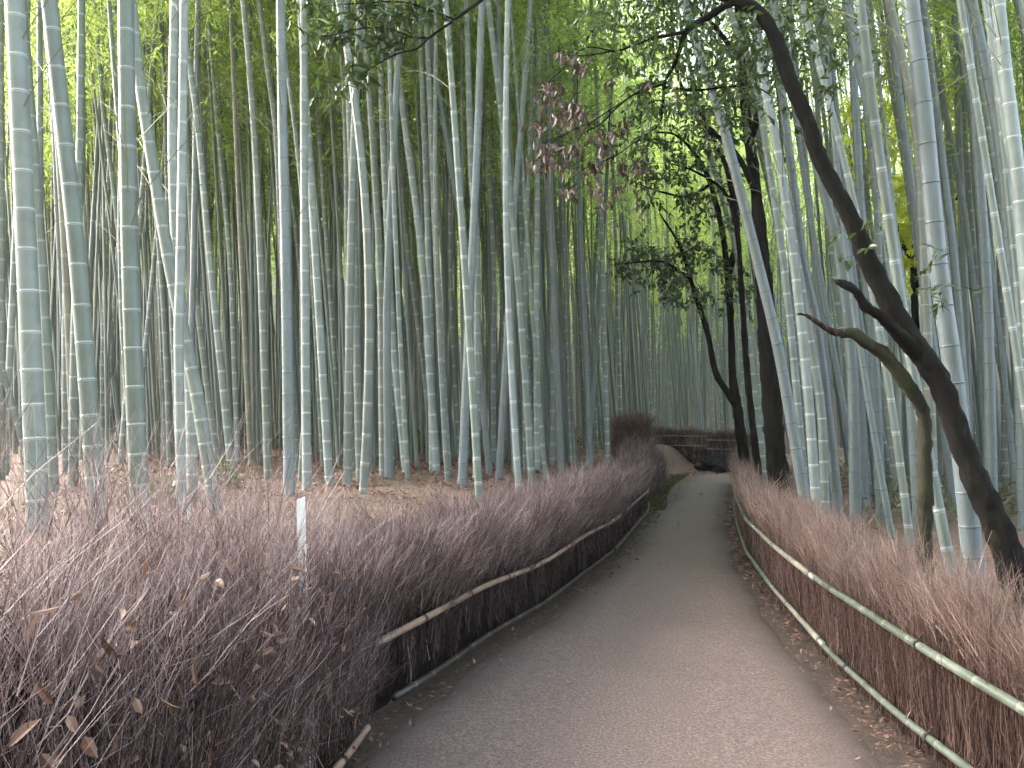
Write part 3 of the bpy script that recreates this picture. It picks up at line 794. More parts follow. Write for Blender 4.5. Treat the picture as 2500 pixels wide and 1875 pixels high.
def rail(name, pts, r, mat, parent, inter=0.3, seed=0, ties=(), tie_name='tie'):
    P = catmull(np.array(pts, float), max(20, len(pts) * 8))
    base = P[0]
    seg = np.linalg.norm(np.diff(P, axis=0), axis=1); s = np.concatenate([[0], np.cumsum(seg)])
    g = np.random.default_rng(seed)
    nodes = np.arange(inter * 0.6, s[-1], inter); nodes = nodes + g.normal(size=len(nodes)) * inter * 0.06
    S, MU, WX, SC = [0], [1], [0], [0]
    for q in nodes:
        for off, mu, wx, sc in ((-.012, 1, 0, 0), (-.004, 1.06, .5, .2), (0, 1.07, 0, .9), (.005, 1.05, 1, .1), (.014, 1, 0, 0)):
            S.append(q + off); MU.append(mu); WX.append(wx); SC.append(sc)
    S.append(s[-1]); MU.append(1); WX.append(0); SC.append(0)
    S = np.clip(np.array(S), 0, s[-1]); o = np.argsort(S, kind='stable'); S = S[o]
    MU, WX, SC = np.array(MU)[o], np.array(WX)[o], np.array(SC)[o]
    pp = np.stack([np.interp(S, s, P[:, i]) for i in range(3)], -1)
    tn = unit(np.gradient(P, axis=0)); T = unit(np.stack([np.interp(S, s, tn[:, i]) for i in range(3)], -1))
    u = unit(np.cross(T, np.array([0, 0, 1.]))); v = np.cross(u, T); m = 10
    a = np.arange(m) * 2 * np.pi / m
    rr = r * MU * (1 - 0.25 * S / s[-1])
    V = pp[:, None] + (u[:, None] * np.cos(a)[None, :, None] + v[:, None] * np.sin(a)[None, :, None]) * rr[:, None, None]
    idx = np.arange(len(S) * m).reshape(len(S), m); j = np.roll(np.arange(m), -1)
    F = np.stack([idx[:-1], idx[:-1][:, j], idx[1:][:, j], idx[1:]], -1).reshape(-1, 4)
    ob = obj(name, make_mesh(name, V.reshape(-1, 3), [F, idx[0][None, ::-1], idx[-1][None]], [mat], attrs=dict(wax=np.repeat(WX, m), scar=np.repeat(SC, m))), parent)
    for tq in ties:
        c = np.array([np.interp(tq, s, P[:, i]) for i in range(3)]); tv = unit(np.array([np.interp(tq, s, tn[:, i]) for i in range(3)]))
        k = np.linspace(-1, 1, 3)
        q = c[None, None, :] + tv[None, None, :] * (0.010 * k)[None, :, None]
        rt = np.full((1, 3), r * 1.16); rt[0, 1] = r * 1.24
        TV, TF = tubes(q, rt, 10)
        # a knot tail of twine
        tail = c + np.array([0, 0, r]) + np.array([[0, 0, 0], [0.008, -0.01, 0.025], [0.02, -0.012, 0.03]])
        KV, KF = tubes(tail[None], np.full((1, 3), 0.003), 4)
        obj(tie_name, make_mesh(tie_name, np.vstack([TV, KV]), np.vstack([TF, KF + len(TV)]), [M_tie]), ob)
    return ob

def leaf_bits(n, pos, L, W, mat, name, parent):
    d = rand_dirs(n); side = unit(np.cross(d, rand_dirs(n)))
    V, q, t = leaves_fold(pos, d, side, L, W, 0.2, 0.2)
    return obj(name, make_mesh(name, V, [q, t], [mat], smooth=False, attrs=dict(rnd=np.repeat(rng.random(n), 8))), parent)

# --- fence along the outer side: near part unrailed and shaggy, then a tan rail
def build_left():
    root = thing('brushwood_fence', 'long shaggy mauve-brown brushwood fence with tan bamboo rail curving along the path', 'fence', (-.8, 4.3, 0))
    off = np.array((-.8, 4.3, 0))
    poly = [(-.97, -1.5), (-.92, 1.5), (-.88, 3.5), (-.80, 4.3), (-.47, 5.15), (-.21, 5.98), (.216, 7.03), (1.10, 9.84), (2.08, 13.9), (2.5, 16.6)]
    f, T, s = fence_frame(poly)
    def height(t, y):
        return np.interp(y, [0, 1.2, 2.0, 3.0, 4.3, 5.5, 7.5, 10, 14, 15.2, 16.6], [1.29, 1.27, 1.19, 1.07, .86, .80, .80, .75, .66, .8, 1.1])
    zero = lambda x, y: gz(x, y) * 0
    TN = 5.87      # where the shaggy part ends with a steep face
    VV, FF, caps = core_mesh(f, 0.5, TN - .03, lambda t, y: height(t, y) - 0.12, 0.40, 1, -0.02, zero)
    V2, F2, c2 = core_mesh(f, TN - .15, T, lambda t, y: height(t, y) - 0.12, 0.34, 1, 0.09, zero)
    VV = np.vstack([VV, V2]); F2 = F2 + len(VV) - len(V2); c2 = [c + len(VV) - len(V2) for c in c2]
    FF = np.vstack([FF, F2]); caps = caps + c2
    core = obj('brush_core', make_mesh('brush_core', VV - off, [FF] + caps, [M_core], smooth=False), root)
    B = Brush()
    def fam(n, t0, t1, a0, a1, z0, z1, L, r, lean, fork=0, out=0.0, k=5, bend=0.05, hz=False, tone=.48, bundle=22):
        nb = max(1, n // bundle)
        bt = t0 + (t1 - t0) * rng.random(nb); bl = rng.normal(size=(nb, 3)) * np.array([lean, lean, .1]); bz = rng.random(nb); ba = rng.random(nb); bh = 1 + .10 * rng.normal(size=nb)
        i = rng.integers(0, nb, n)
        t = np.clip(bt[i] + .022 * rng.normal(size=n), t0, t1)
        x, y, dx, dy = f(t); nx, ny = dy, -dx
        h = height(t, y) * bh[i]
        clump = 0.07 * np.sin(t * 5.1) + 0.05 * np.sin(t * 11.7 + 1)
        a = a0 + (a1 - a0) * np.clip(ba[i] + .16 * rng.normal(size=n), 0, 1)
        z = (z0 + (z1 - z0) * np.clip(.6 * bz[i] + .4 * rng.random(n), 0, 1))
        z = z * (h + clump) if hz else z
        base = np.stack([x - nx * a, y - ny * a, z], -1)
        d = np.stack([nx * out, ny * out, np.ones(n)], -1) + bl[i] + rng.normal(size=(n, 3)) * np.array([lean, lean, 0.1]) * .55
        B.twigs(base - off, unit(d), L * (0.4 + 0.95 * rng.random(n)), r * (0.5 + 1.3 * rng.random(n) ** 2), fork=fork, k=k, bend=bend, tone=tone)
    # near, shaggy: shade at the foot put into darker tones, tips paler
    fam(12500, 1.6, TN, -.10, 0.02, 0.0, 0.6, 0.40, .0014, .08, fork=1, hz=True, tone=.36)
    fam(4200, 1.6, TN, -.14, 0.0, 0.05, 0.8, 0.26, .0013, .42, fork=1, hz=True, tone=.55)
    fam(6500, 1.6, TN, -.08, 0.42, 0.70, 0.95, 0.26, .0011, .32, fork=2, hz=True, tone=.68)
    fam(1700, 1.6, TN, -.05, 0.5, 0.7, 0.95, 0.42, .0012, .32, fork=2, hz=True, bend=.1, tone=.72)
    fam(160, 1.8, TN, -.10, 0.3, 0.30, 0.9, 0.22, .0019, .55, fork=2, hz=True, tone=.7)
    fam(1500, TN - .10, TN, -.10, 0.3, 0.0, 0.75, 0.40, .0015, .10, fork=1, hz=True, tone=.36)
    # railed part: shade under the overhang put into the low twigs' dark tone
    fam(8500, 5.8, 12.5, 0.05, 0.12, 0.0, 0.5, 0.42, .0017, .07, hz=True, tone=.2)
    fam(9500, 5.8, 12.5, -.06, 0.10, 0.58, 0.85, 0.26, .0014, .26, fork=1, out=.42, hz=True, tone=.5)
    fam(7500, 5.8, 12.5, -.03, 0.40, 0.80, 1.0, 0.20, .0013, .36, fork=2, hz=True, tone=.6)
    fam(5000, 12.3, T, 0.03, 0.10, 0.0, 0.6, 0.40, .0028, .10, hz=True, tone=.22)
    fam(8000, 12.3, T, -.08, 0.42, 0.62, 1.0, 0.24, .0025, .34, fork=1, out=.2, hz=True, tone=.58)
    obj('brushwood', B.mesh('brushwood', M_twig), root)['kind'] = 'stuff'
    # rails
    def along(t, z, a):
        x, y, dx, dy = f(np.array(t, float)); return np.stack([x + dy * a, y - dx * a, np.array(z) + 0 * x], -1) - off
    tt = np.linspace(6.0, 11.4, 14)
    rail('rail', along(tt, 0.42 + 0.012 * np.sin(tt * 2), .045), .020, M_rail_tan, root, .27, 1, ties=(.55, 1.25, 1.95, 2.6, 3.4, 4.2, 5.0))
    tt = np.linspace(11.3, 17.0, 12)
    rail('rail', along(tt, 0.42 - 0.006 * (tt - 11.3), .045), .019, M_rail_tan, root, .3, 2, ties=(1.0, 2.3, 3.6))
    tt = np.linspace(6.2, 11.6, 14)
    rail('rail', along(tt, 0.095, .05), .020, M_rail_dark, root, .3, 3, ties=(1.0, 2.4, 3.8))
    tt = np.linspace(11.5, 17.0, 12)
    rail('rail', along(tt, 0.095, .05), .019, M_rail_dark, root, .3, 4, ties=(1.5, 3.2))
    tt = np.linspace(3.2, 5.75, 8)
    rail('rail', along(tt, 0.10 + 0.01 * np.sin(tt * 3), np.linspace(.17, .13, 8)), .021, M_rail_tan, root, .26, 5, ties=(.5, 1.0, 1.5, 2.1))
    # dead leaves caught in the near twigs
    n = 620
    t = 1.8 + 4.0 * rng.random(n); x, y, dx, dy = f(t); h = height(t, y)
    a = rng.normal(-.10, .05, n)
    pos = np.stack([x + dy * -a, y - dx * -a, h * (0.1 + .9 * rng.random(n))], -1) - off
    o = leaf_bits(n, pos, .025 + .04 * rng.random(n), .009 + .014 * rng.random(n), M_litter, 'caught_leaf', root)
    o['kind'] = 'stuff'
    # tall untrimmed clump where the fence climbs the bank
build_left()

def build_clump():
    c = at(1545, 1120, 17.6); c[2] = float(gz(c[0], c[1]))
    root = thing('brush_clump', 'tall rounded clump of untrimmed reddish twigs at the bend of the path', 'brushwood', tuple(c))
    B = Brush()
    n = 5200
    az = rng.random(n) * 6.28; rr = 0.30 * np.sqrt(rng.random(n))
    base = np.stack([rr * np.cos(az) * 1.1, rr * np.sin(az) * 1.3, 0.05 + 1.30 * rng.random(n)], -1)
    d = unit(np.stack([np.cos(az) * .35 + .0, np.sin(az) * .35, np.ones(n)], -1) + rng.normal(size=(n, 3)) * .35)
    B.twigs(base, d, 0.34 * (0.6 + .7 * rng.random(n)), .0030 * (0.6 + .8 * rng.random(n)), fork=2)
    obj('brushwood', B.mesh('brushwood', M_twig2), root)['kind'] = 'stuff'
    # lower skirt running back along the bank
    B = Brush(); n = 3600
    q = rng.random(n)
    p0, p1 = np.array(at(1570, 1180, 16.4)), np.array(at(1590, 1090, 21.5))
    base = p0[None] * (1 - q[:, None]) + p1[None] * q[:, None] - c
    base[:, 2] = gz(base[:, 0] + c[0], base[:, 1] + c[1]) - c[2] + 0.55 * rng.random(n)
    base[:, 0] += rng.normal(0, .16, n)
    B.twigs(base, unit(np.array([0.0, 0, 1]) + rng.normal(size=(n, 3)) * .3), .34 * (.6 + .7 * rng.random(n)), .003 * (.6 + .8 * rng.random(n)), fork=1)
    obj('skirt', B.mesh('skirt', M_twig), root)['kind'] = 'stuff'
build_clump()

def build_right():
    off = np.array((1.94, 5.36, 0))
    root = thing('brushwood_fence', 'low reddish brushwood fence with two pale green bamboo rails curving up the path', 'fence', tuple(off))
    poly = [(1.85, -1.5), (1.85, 3.5), (1.86, 4.16), (1.94, 5.36), (2.17, 7.25), (2.48, 9.25), (3.11, 12.2), (3.9, 15.5), (4.95, 19.6), (5.35, 20.8)]
    f, T, s = fence_frame(poly)
    height = lambda t, y: np.interp(y, [0, 5, 8, 14, 20], [.62, .62, .60, .56, .52])
    zero = lambda x, y: gz(x, y) * 0
    VV, FF, caps = core_mesh(f, 1.0, T, lambda t, y: height(t, y) - .05, .24, -1, .045, zero)
    obj('brush_core', make_mesh('brush_core', VV - off, [FF] + caps, [M_core], smooth=False), root)
    B = Brush()
    def fam(n, t0, t1, a0, a1, z0, z1, L, r, lean, fork=0, out=0.0, fwd=0.0, k=5, bend=.05, clumpy=0.0, tone=.48, bundle=20):
        nb = max(1, n // bundle)
        bt = t0 + (t1 - t0) * rng.random(nb); bl = rng.normal(size=(nb, 3)) * np.array([lean, lean, .1]); ba = rng.random(nb); bh = rng.random(nb)
        i = rng.integers(0, nb, n)
        t = np.clip(bt[i] + .02 * rng.normal(size=n), t0, t1)
        x, y, dx, dy = f(t); nx, ny = -dy, dx
        a = a0 + (a1 - a0) * np.clip(ba[i] + .2 * rng.normal(size=n), 0, 1)
        z = z0 + (z1 - z0) * (.5 * bh[i] + .5 * rng.random(n))
        cl = 0.5 + 0.5 * np.sin(t * 6.3 + 0.8 * np.sin(t * 2.3)); z = z + clumpy * cl
        base = np.stack([x - nx * a, y - ny * a, z], -1)
        d = np.stack([nx * out + dx * fwd, ny * out + dy * fwd, np.ones(n)], -1) + bl[i] + rng.normal(size=(n, 3)) * np.array([lean, lean, .1]) * .6
        B.twigs(base - off, unit(d), L * (.4 + .95 * rng.random(n)) * (1 + clumpy * 2 * cl), r * (.5 + 1.3 * rng.random(n) ** 2), fork=fork, k=k, bend=bend, tone=tone)
    fam(12500, 3.2, 9.5, -.012, .06, 0.0, .22, .42, .0018, .045, bend=.04, bundle=9)
    fam(6500, 9.0, T, -.012, .06, 0.0, .22, .40, .0026, .06, bend=.05)
    fam(2400, 3.2, 9.5, .0, .10, .46, .56, .12, .0014, .20, out=.06)
    fam(9000, 3.2, 9.5, .02, .26, .42, .56, .25, .0012, .18, fork=2, out=.10, fwd=.20, clumpy=.10, tone=.64)
    fam(8000, 9.0, T, .0, .26, .40, .54, .26, .0024, .25, fork=1, out=.15, fwd=.15, clumpy=.08, tone=.64)
    obj('brushwood', B.mesh('brushwood', M_twig2), root)['kind'] = 'stuff'
    def along(t, z, a):
        x, y, dx, dy = f(np.array(t, float)); return np.stack([x - dy * a, y + dx * a, np.array(z) + 0 * x], -1) - off
    tt = np.linspace(3.6, 7.25, 9)
    rail('rail', along(tt, .52 + .012 * np.sin(tt * 1.3), .045), .023, M_rail_green, root, .30, 11, ties=(.55, 1.9, 3.2))
    tt = np.linspace(7.2, 10.2, 8)
    rail('rail', along(tt, .515 - .01 * (tt - 7.2), .045), .021, M_rail_pale, root, .30, 12, ties=(.15, 1.6))
    tt = np.linspace(10.1, 17.5, 12)
    rail('rail', along(tt, .485 - .012 * (tt - 10.1), .045), .020, M_rail_green, root, .30, 13, ties=(.5, 2.5, 4.5))
    tt = np.linspace(3.6, 7.0, 9)
    rail('rail', along(tt, .155 + .008 * np.sin(tt * 1.7), .05), .021, M_rail_green, root, .30, 14, ties=(.6, 1.8, 2.9))
    tt = np.linspace(6.95, 8.9, 7)
    rail('rail', along(tt, .155, .05), .020, M_rail_pale, root, .28, 15, ties=(.12, 1.2))
    tt = np.linspace(8.85, 17.0, 14)
    rail('rail', along(tt, .155, .05), .019, M_rail_green, root, .30, 16, ties=(.8, 3.0, 5.0))
build_right()

def build_far(p0, p1, zt, label, h, rails, dark):
    p0 = np.array(p0, float); p1 = np.array(p1, float)
    c = (p0 + p1) / 2; off = np.array((c[0], c[1], float(gz(c[0], c[1]))))
    root = thing('end_fence', label, 'fence', tuple(off), 'low fences closing the end of the path')
    f, T, s = fence_frame([p0, p1])
    zg = lambda x, y: gz(x, y)
    VV, FF, caps = core_mesh(f, 0.0, T, lambda t, y: zt - gz(c[0], c[1]) + 0 * t, .25, 1, .03, zg)
    VV = VV - off
    obj('brush_core', make_mesh('brush_core', VV, [FF] + caps, [M_core], smooth=False), root)
    B = Brush(); n = 2600
    t = T * rng.random(n); x, y, dx, dy = f(t); nx, ny = dy, -dx
    a = .05 * rng.random(n)
    base = np.stack([x - nx * a, y - ny * a, gz(x, y) + (zt - gz(x, y)) * .8 * rng.random(n)], -1) - off
    B.twigs(base, unit(np.array([0, 0, 1.]) + rng.normal(size=(n, 3)) * .12), .3 * (.6 + .7 * rng.random(n)), .0035 * (.6 + .8 * rng.random(n)))
    n = 1500
    t = T * rng.random(n); x, y, dx, dy = f(t); nx, ny = dy, -dx
    a = .3 * rng.random(n)
    base = np.stack([x - nx * a, y - ny * a, zt - .12 + .1 * rng.random(n)], -1) - off
    B.twigs(base, unit(np.array([0, 0, 1.]) + rng.normal(size=(n, 3)) * .5), (.16 + .14 * np.sin(t * 3.1) ** 2) * (.6 + .7 * rng.random(n)), .0035 * (.6 + .8 * rng.random(n)), fork=1)
    obj('brushwood', B.mesh('brushwood', M_twig), root)['kind'] = 'stuff'
    for k, z in enumerate(rails):
        tt = np.linspace(-.1, T + .05, 5); x, y, dx, dy = f(tt)
        rail('rail', np.stack([x + dy * .04, y - dx * .04, z + 0 * x], -1) - off, .019, M_rail_pale, root, .32, 40 + k, ties=(.4, 1.2))
a0 = at(1560, 1065, 26.4); a1 = at(1736, 1065, 25.6)
build_far(a0[:2], a1[:2], 1.06, 'low dark twig fence with two pale rails closing the path end, longer and higher', .7, (float(a1[2]), float(at(1650, 1088, 26)[2])), False)
a0 = at(1728, 1075, 24.9); a1 = at(1840, 1075, 24.4)
build_far(a0[:2], a1[:2], .97, 'low dark twig fence with two pale rails, the lower shorter piece over wet stones', .7, (float(at(1770, 1075, 24.7)[2]), float(at(1770, 1097, 24.7)[2])), True)
def limb(P, r, m=10, n=None, knob=0.06, seed=0):
    """tapered wandering limb through points P with radii r"""
    g = np.random.default_rng(seed)
    P = np.asarray(P, float); n = n or max(14, len(P) * 7)
    r = np.interp(np.linspace(0, 1, len(P)), np.linspace(0, 1, len(r)), r)
    Q = catmull(P, n)
    t = np.concatenate([[0], np.cumsum(np.linalg.norm(np.diff(P, axis=0), axis=1))]); t = t / t[-1]
    x = np.linspace(0, 1, n); rr = np.interp(x, t, r)
    kn = np.convolve(g.normal(size=n + 4), [.2, .3, .3, .2], 'valid')[:n]; kn = np.pad(kn, (0, n - len(kn)))
    rr = rr * (1 + 2.2 * knob * kn)
    V, F = tubes(Q[None], rr[None], m)
    # ridged, knotty bark: low lobes running along the stem plus lumps
    a = np.tile(np.arange(m) * 2 * np.pi / m, n); s = np.repeat(x, m) * n
    ridge = .06 * np.sin(3 * a + .25 * s + seed) + .05 * np.sin(5 * a - .33 * s) * np.sin(.7 * s + seed) + .05 * np.sin(2 * a + 1.3 * s)
    c = np.repeat(Q, m, 0)
    V = c + (V - c) * (1 + ridge[:, None] + .045 * g.normal(size=(len(V), 1)))
    idx = np.arange(n * m).reshape(n, m)
    return V, [F, idx[0][None, ::-1], idx[-1][None]]

def join_limbs(ls):
    V, Fs, off = [], [], 0
    for v, fs in ls:
        V.append(v); Fs += [x + off for x in fs]; off += len(v)
    return np.vstack(V), Fs

def leaf_cloud(blobs, L, W, hang=0.3, per_spray=7, twig_r=0.0022):
    """blobs: (centre, radius, n). leaves grow in small sprays on twigs"""
    VL, QF, TF, RN, n0 = [], [], [], [], 0
    tb, td, tl = [], [], []
    for c, r, n in blobs:
        ns = max(1, n // per_spray)
        e = rng.normal(size=(ns, 3)) * 0.52
        sp = np.asarray(c) + e * r
        ax = unit(e + rng.normal(size=(ns, 3)) * .6 + np.array([0, 0, -0.1]))
        ln = 0.12 + 0.16 * rng.random(ns)
        tb.append(sp - ax * ln[:, None]); td.append(ax); tl.append(ln * 1.1)
        k = np.repeat(np.arange(ns), per_spray)
        f = np.tile(np.linspace(0.05, 1.0, per_spray), ns)
        base = sp[k] + ax[k] * ((f - 1) * ln[k])[:, None]
        d = unit(ax[k] * .7 + rand_dirs(len(k)) * .9 + np.array([0, 0, -hang]))
        up = np.array([0, 0, 1.]) + rng.normal(size=(len(k), 3)) * .45
        side = unit(np.cross(d, up))
        s = .65 + .6 * rng.random(len(k))
        V, q, t = leaves_fold(base, d, side, L * s, W * s, .18, .18)
        VL.append(V); QF.append(q + n0); TF.append(t + n0); n0 += len(V)
        RN.append(np.repeat(np.clip(np.repeat(rng.normal(.45, .2, ns), per_spray) + .15 * rng.normal(size=len(k)), 0, 1), 8))
    tb, td, tl = np.vstack(tb), np.vstack(td), np.concatenate(tl)
    VT, FT, rt, _ = twig_batch(tb, td, tl, np.full(len(tb), twig_r), k=3)
    V = np.vstack(VL + [VT])
    return V, QF + [FT + n0] , TF, np.concatenate(RN + [rt * 0 + .1])

def cloud_obj(name, blobs, mat, parent, off, L, W, wood=None, **kw):
    V, Q, T, rn = leaf_cloud(blobs, L, W, **kw)
    nq = sum(len(q) for q in Q); nl = nq - len(Q[-1])
    mi = np.concatenate([np.zeros(nl), np.ones(len(Q[-1])), np.zeros(sum(len(t) for t in T))])
    me = make_mesh(name, V - off, Q + T, [mat, wood or M_bark], mi, smooth=False, attrs=dict(rnd=rn))
    return obj(name, me, parent)

def blob(sx, sy, Y, rp, n):
    return (at(sx, sy, Y), rp * Y / FPX, n)

# --- the leaning dark tree beside the green-railed fence
def leaning_tree():
    YB = 5.7
    px = [(2500, 1500), (2462, 1360), (2422, 1257), (2383, 1172), (2344, 1071), (2306, 967), (2275, 898), (2229, 836), (2179, 755), (2121, 640), (2082, 540), (2036, 455), (1997, 378), (1970, 289), (1928, 193), (1895, 100), (1858, 35), (1800, 2)]
    Y = np.linspace(YB, 6.5, len(px))
    P = [at(x, y, yy) for (x, y), yy in zip(px, Y)]
    b = P[0] + (P[0] - P[1]) / (P[1][2] - P[0][2]) * (P[0][2] - gz(P[0][0], P[0][1]) + .1) * np.array([.6, .6, 1])
    b[2] = float(gz(b[0], b[1])) - .08
    P = [b] + P
    wpx = [84, 74, 70, 66, 60, 57, 55, 58, 56, 49, 46, 43, 40, 38, 38, 36, 34, 32, 30]
    rad = [w / 2 / FPX * y for w, y in zip(wpx, [YB] + list(Y))]
    off = P[0].copy()
    root = thing('leaning_tree', 'crooked dark tree leaning over the path from behind the green-railed fence', 'tree', tuple(off))
    # beyond the frame the trunk arches on
    top = P[-1]
    more = [top + np.array(v) for v in ((-.35, .15, .22), (-.8, .3, .55), (-1.2, .3, 1.1), (-1.6, .1, 1.9))]
    V, F = limb(np.array(P + more) - off, rad + [.036, .032, .026, .015], 18, 190, .03, 5)
    obj('trunk', make_mesh('trunk', V, F, [M_bark]), root)
    # broken stub
    st = [at(x, y, yy) for x, y, yy in ((2255, 880, 6.0), (2215, 838, 5.97), (2179, 801, 5.93), (2147, 770, 5.9), (2113, 747, 5.88), (2090, 712, 5.85), (2062, 695, 5.83), (2043, 688, 5.82))]
    V, F = limb(np.array(st) - off, [.055, .05, .043, .036, .034, .030, .028, .020], 10, 50, .05, 8)
    so = obj('broken_branch', make_mesh('broken_branch', V, F, [M_bark]), root)
    e = st[-1]
    sp = []
    for k in range(5):
        a = e + rng.normal(size=3) * .01; sp.append(limb(np.array([a, a + (st[-1] - st[-2]) * (.5 + .5 * rng.random()) + rng.normal(size=3) * .008]) - off, [.008, .002], 5, 5, .05, k))
    V, F = join_limbs(sp); obj('splinter', make_mesh('splinter', V, F, [M_broken]), so)
    # limb falling from the arch towards the middle
    def br(name, pts, r, seed, mat=M_bark):
        V, F = limb(np.array([at(*p) for p in pts]) - off, r, 7, None, .06, seed)
        return obj(name, make_mesh(name, V, F, [mat]), root)
    br('limb', [(1800, 2, 6.5), (1760, 20, 6.55), (1712, 52, 6.6), (1675, 78, 6.6), (1660, 120, 6.65), (1645, 160, 6.7), (1622, 205, 6.7), (1618, 262, 6.75), (1608, 305, 6.8), (1560, 340, 6.8), (1505, 380, 6.8)], [.034, .028, .024, .022, .019, .016, .014, .011, .008, .006, .004], 21)
    br('limb', [(1675, 78, 6.6), (1640, 85, 6.6), (1590, 95, 6.7), (1545, 112, 6.7), (1500, 124, 6.7), (1440, 115, 6.7), (1400, 135, 6.7)], [.016, .012, .010, .008, .007, .005, .003], 22)
    br('limb', [(1622, 205, 6.7), (1590, 215, 6.6), (1545, 232, 6.5), (1500, 268, 6.4), (1470, 300, 6.4), (1430, 322, 6.4)], [.012, .010, .008, .007, .005, .003], 23)
    br('limb', [(1618, 212, 6.75), (1700, 220, 6.9), (1780, 212, 7.0), (1850, 215, 7.1), (1890, 240, 7.1)], [.012, .009, .008, .006, .004], 24)
    for k, pp in enumerate((((1533, 240), (1490, 268), (1440, 300), (1385, 325), (1330, 372), (1305, 395)), ((1500, 124), (1440, 135), (1400, 140), (1372, 170), (1340, 200), (1320, 222)), ((1440, 300), (1420, 330), (1400, 362), (1380, 400)), ((1385, 325), (1350, 345), (1335, 380)), ((1505, 380), (1470, 395), (1430, 410), (1390, 440)), ((1400, 140), (1410, 200), (1405, 260), (1390, 300)), ((1490, 268), (1485, 320), (1480, 365)))):
        br('twig', [(x, y, 6.45) for x, y in pp], [.006, .0045, .0035, .002], 40 + k)
    # overhanging bough that reaches across the top of the view
    br('limb', [(1790, -8, 6.5), (1660, -130, 6.3), (1480, -190, 6.1), (1320, -110, 5.9), (1176, 0, 5.7), (1110, 48, 5.65), (1047, 93, 5.6), (1020, 118, 5.6), (974, 130, 5.55), (930, 152, 5.5), (890, 176, 5.5)], [.034, .030, .026, .02, .012, .010, .008, .007, .006, .004, .002], 25)
    br('limb', [(1047, 93, 5.6), (1005, 90, 5.6), (950, 70, 5.55), (880, 70, 5.5), (800, 88, 5.5), (760, 78, 5.5)], [.007, .006, .005, .004, .003, .002], 26)
    br('limb', [(1110, 48, 5.65), (1050, 25, 5.6), (980, 5, 5.6), (880, 8, 5.5), (790, 15, 5.5)], [.007, .006, .005, .004, .002], 27)
    # foliage
    B = []
    for x, y, r, n in ((1480, 60, 70, 70), (1560, 60, 90, 120), (1650, 40, 90, 130), (1700, 150, 110, 160), (1590, 170, 80, 100), (1810, 220, 100, 150), (1770, 130, 90, 120), (1880, 160, 80, 80), (1610, 290, 60, 50), (1720, 260, 90, 110), (1960, 110, 90, 80), (2030, 50, 90, 80), (1850, 70, 80, 80), (1540, -40, 110, 70), (1700, -70, 120, 80), (1900, -60, 120, 60), (2080, 140, 80, 50), (1990, 210, 60, 36), (2060, 620, 60, 18), (2130, 545, 50, 14), (2285, 705, 60, 22), (2260, 660, 40, 10), (2370, 700, 50, 10), (2310, 590, 50, 8)):
        B.append(blob(x, y, 6.3 + 1.0 * rng.random() if y < 400 else 5.9, r * 1.15, int(n * 1.6) if y < 450 else n))
    cloud_obj('crown', B, M_broad, root, off, .075, .027)
    B = [blob(x, y, 5.5 + .15 * rng.random(), r, int(2.0 * n)) for x, y, r, n in ((885, 165, 26, 20), (930, 120, 30, 20), (960, 45, 34, 28), (1010, 30, 30, 24), (1060, 20, 28, 18), (820, 80, 34, 20), (775, 85, 28, 14), (770, 12, 26, 14), (860, 60, 30, 16), (900, 10, 38, 26), (985, 95, 26, 14), (1080, 85, 26, 7), (815, 200, 22, 8), (870, 190, 20, 9), (810, 240, 24, 7), (1000, -50, 60, 50), (850, -50, 60, 50), (920, 85, 30, 14))]
    cloud_obj('overhanging_leaves', B, M_broad, root, off, .088, .030, per_spray=5)
    # withered leaves hanging from the dead spray
    pts = []
    for x, y, sx, sy, n in ((1372, 128, 10, 8, 5), (1405, 148, 22, 12, 9), (1420, 165, 14, 10, 6), (1345, 205, 30, 14, 12), (1325, 222, 12, 10, 5), (1363, 240, 10, 18, 7), (1400, 262, 22, 14, 12), (1362, 285, 20, 14, 9), (1300, 305, 10, 12, 5), (1330, 312, 24, 8, 7), (1390, 300, 16, 14, 9), (1430, 275, 18, 8, 6), (1340, 360, 24, 14, 13), (1335, 385, 20, 16, 11), (1400, 362, 22, 10, 10), (1340, 410, 22, 8, 8), (1302, 400, 8, 8, 4), (1370, 395, 14, 14, 7), (1455, 325, 14, 10, 6), (1490, 330, 10, 14, 6), (1480, 365, 16, 12, 8), (1450, 395, 16, 12, 8), (1425, 420, 14, 12, 6), (1520, 400, 12, 10, 5), (1560, 405, 20, 12, 9), (1385, 465, 20, 8, 8), (1450, 460, 16, 8, 4), (1475, 490, 10, 14, 5), (1510, 455, 16, 8, 5), (1560, 490, 8, 14, 4), (1488, 200, 8, 8, 3), (1588, 205, 8, 10, 3), (1650, 215, 8, 10, 3), (1525, 305, 14, 10, 5), (1480, 545, 10, 10, 2)):
        for _ in range(int(n * 1.6)):
            pts.append(at(x + rng.normal() * sx * .8, y + rng.normal() * sy * .8, 6.4 + .25 * rng.normal()))
    pts = np.array(pts); n = len(pts)
    d = unit(np.array([0, 0, -1.0]) + rng.normal(size=(n, 3)) * .38); side = unit(np.cross(d, rand_dirs(n)))
    s = .7 + .5 * rng.random(n)
    V, q, t = leaves_fold(pts, d, side, .074 * s, .036 * s, .3, .25)
    tw, tf, rt, _ = twig_batch(pts, unit(np.array([.75, .1, .55]) + rng.normal(size=(n, 3)) * .35), .10 + .14 * rng.random(n), np.full(n, .0016), k=4, bend=.25)
    mi = np.concatenate([np.zeros(len(q)), np.ones(len(tf)), np.zeros(len(t))])
    me = make_mesh('withered_leaves', np.vstack([V, tw]) - off, [q, tf + len(V), t], [M_wither, M_bark], mi, smooth=False, attrs=dict(rnd=np.concatenate([np.repeat(rng.random(n), 8), rt * 0])))
    obj('withered_leaves', me, root)
leaning_tree()

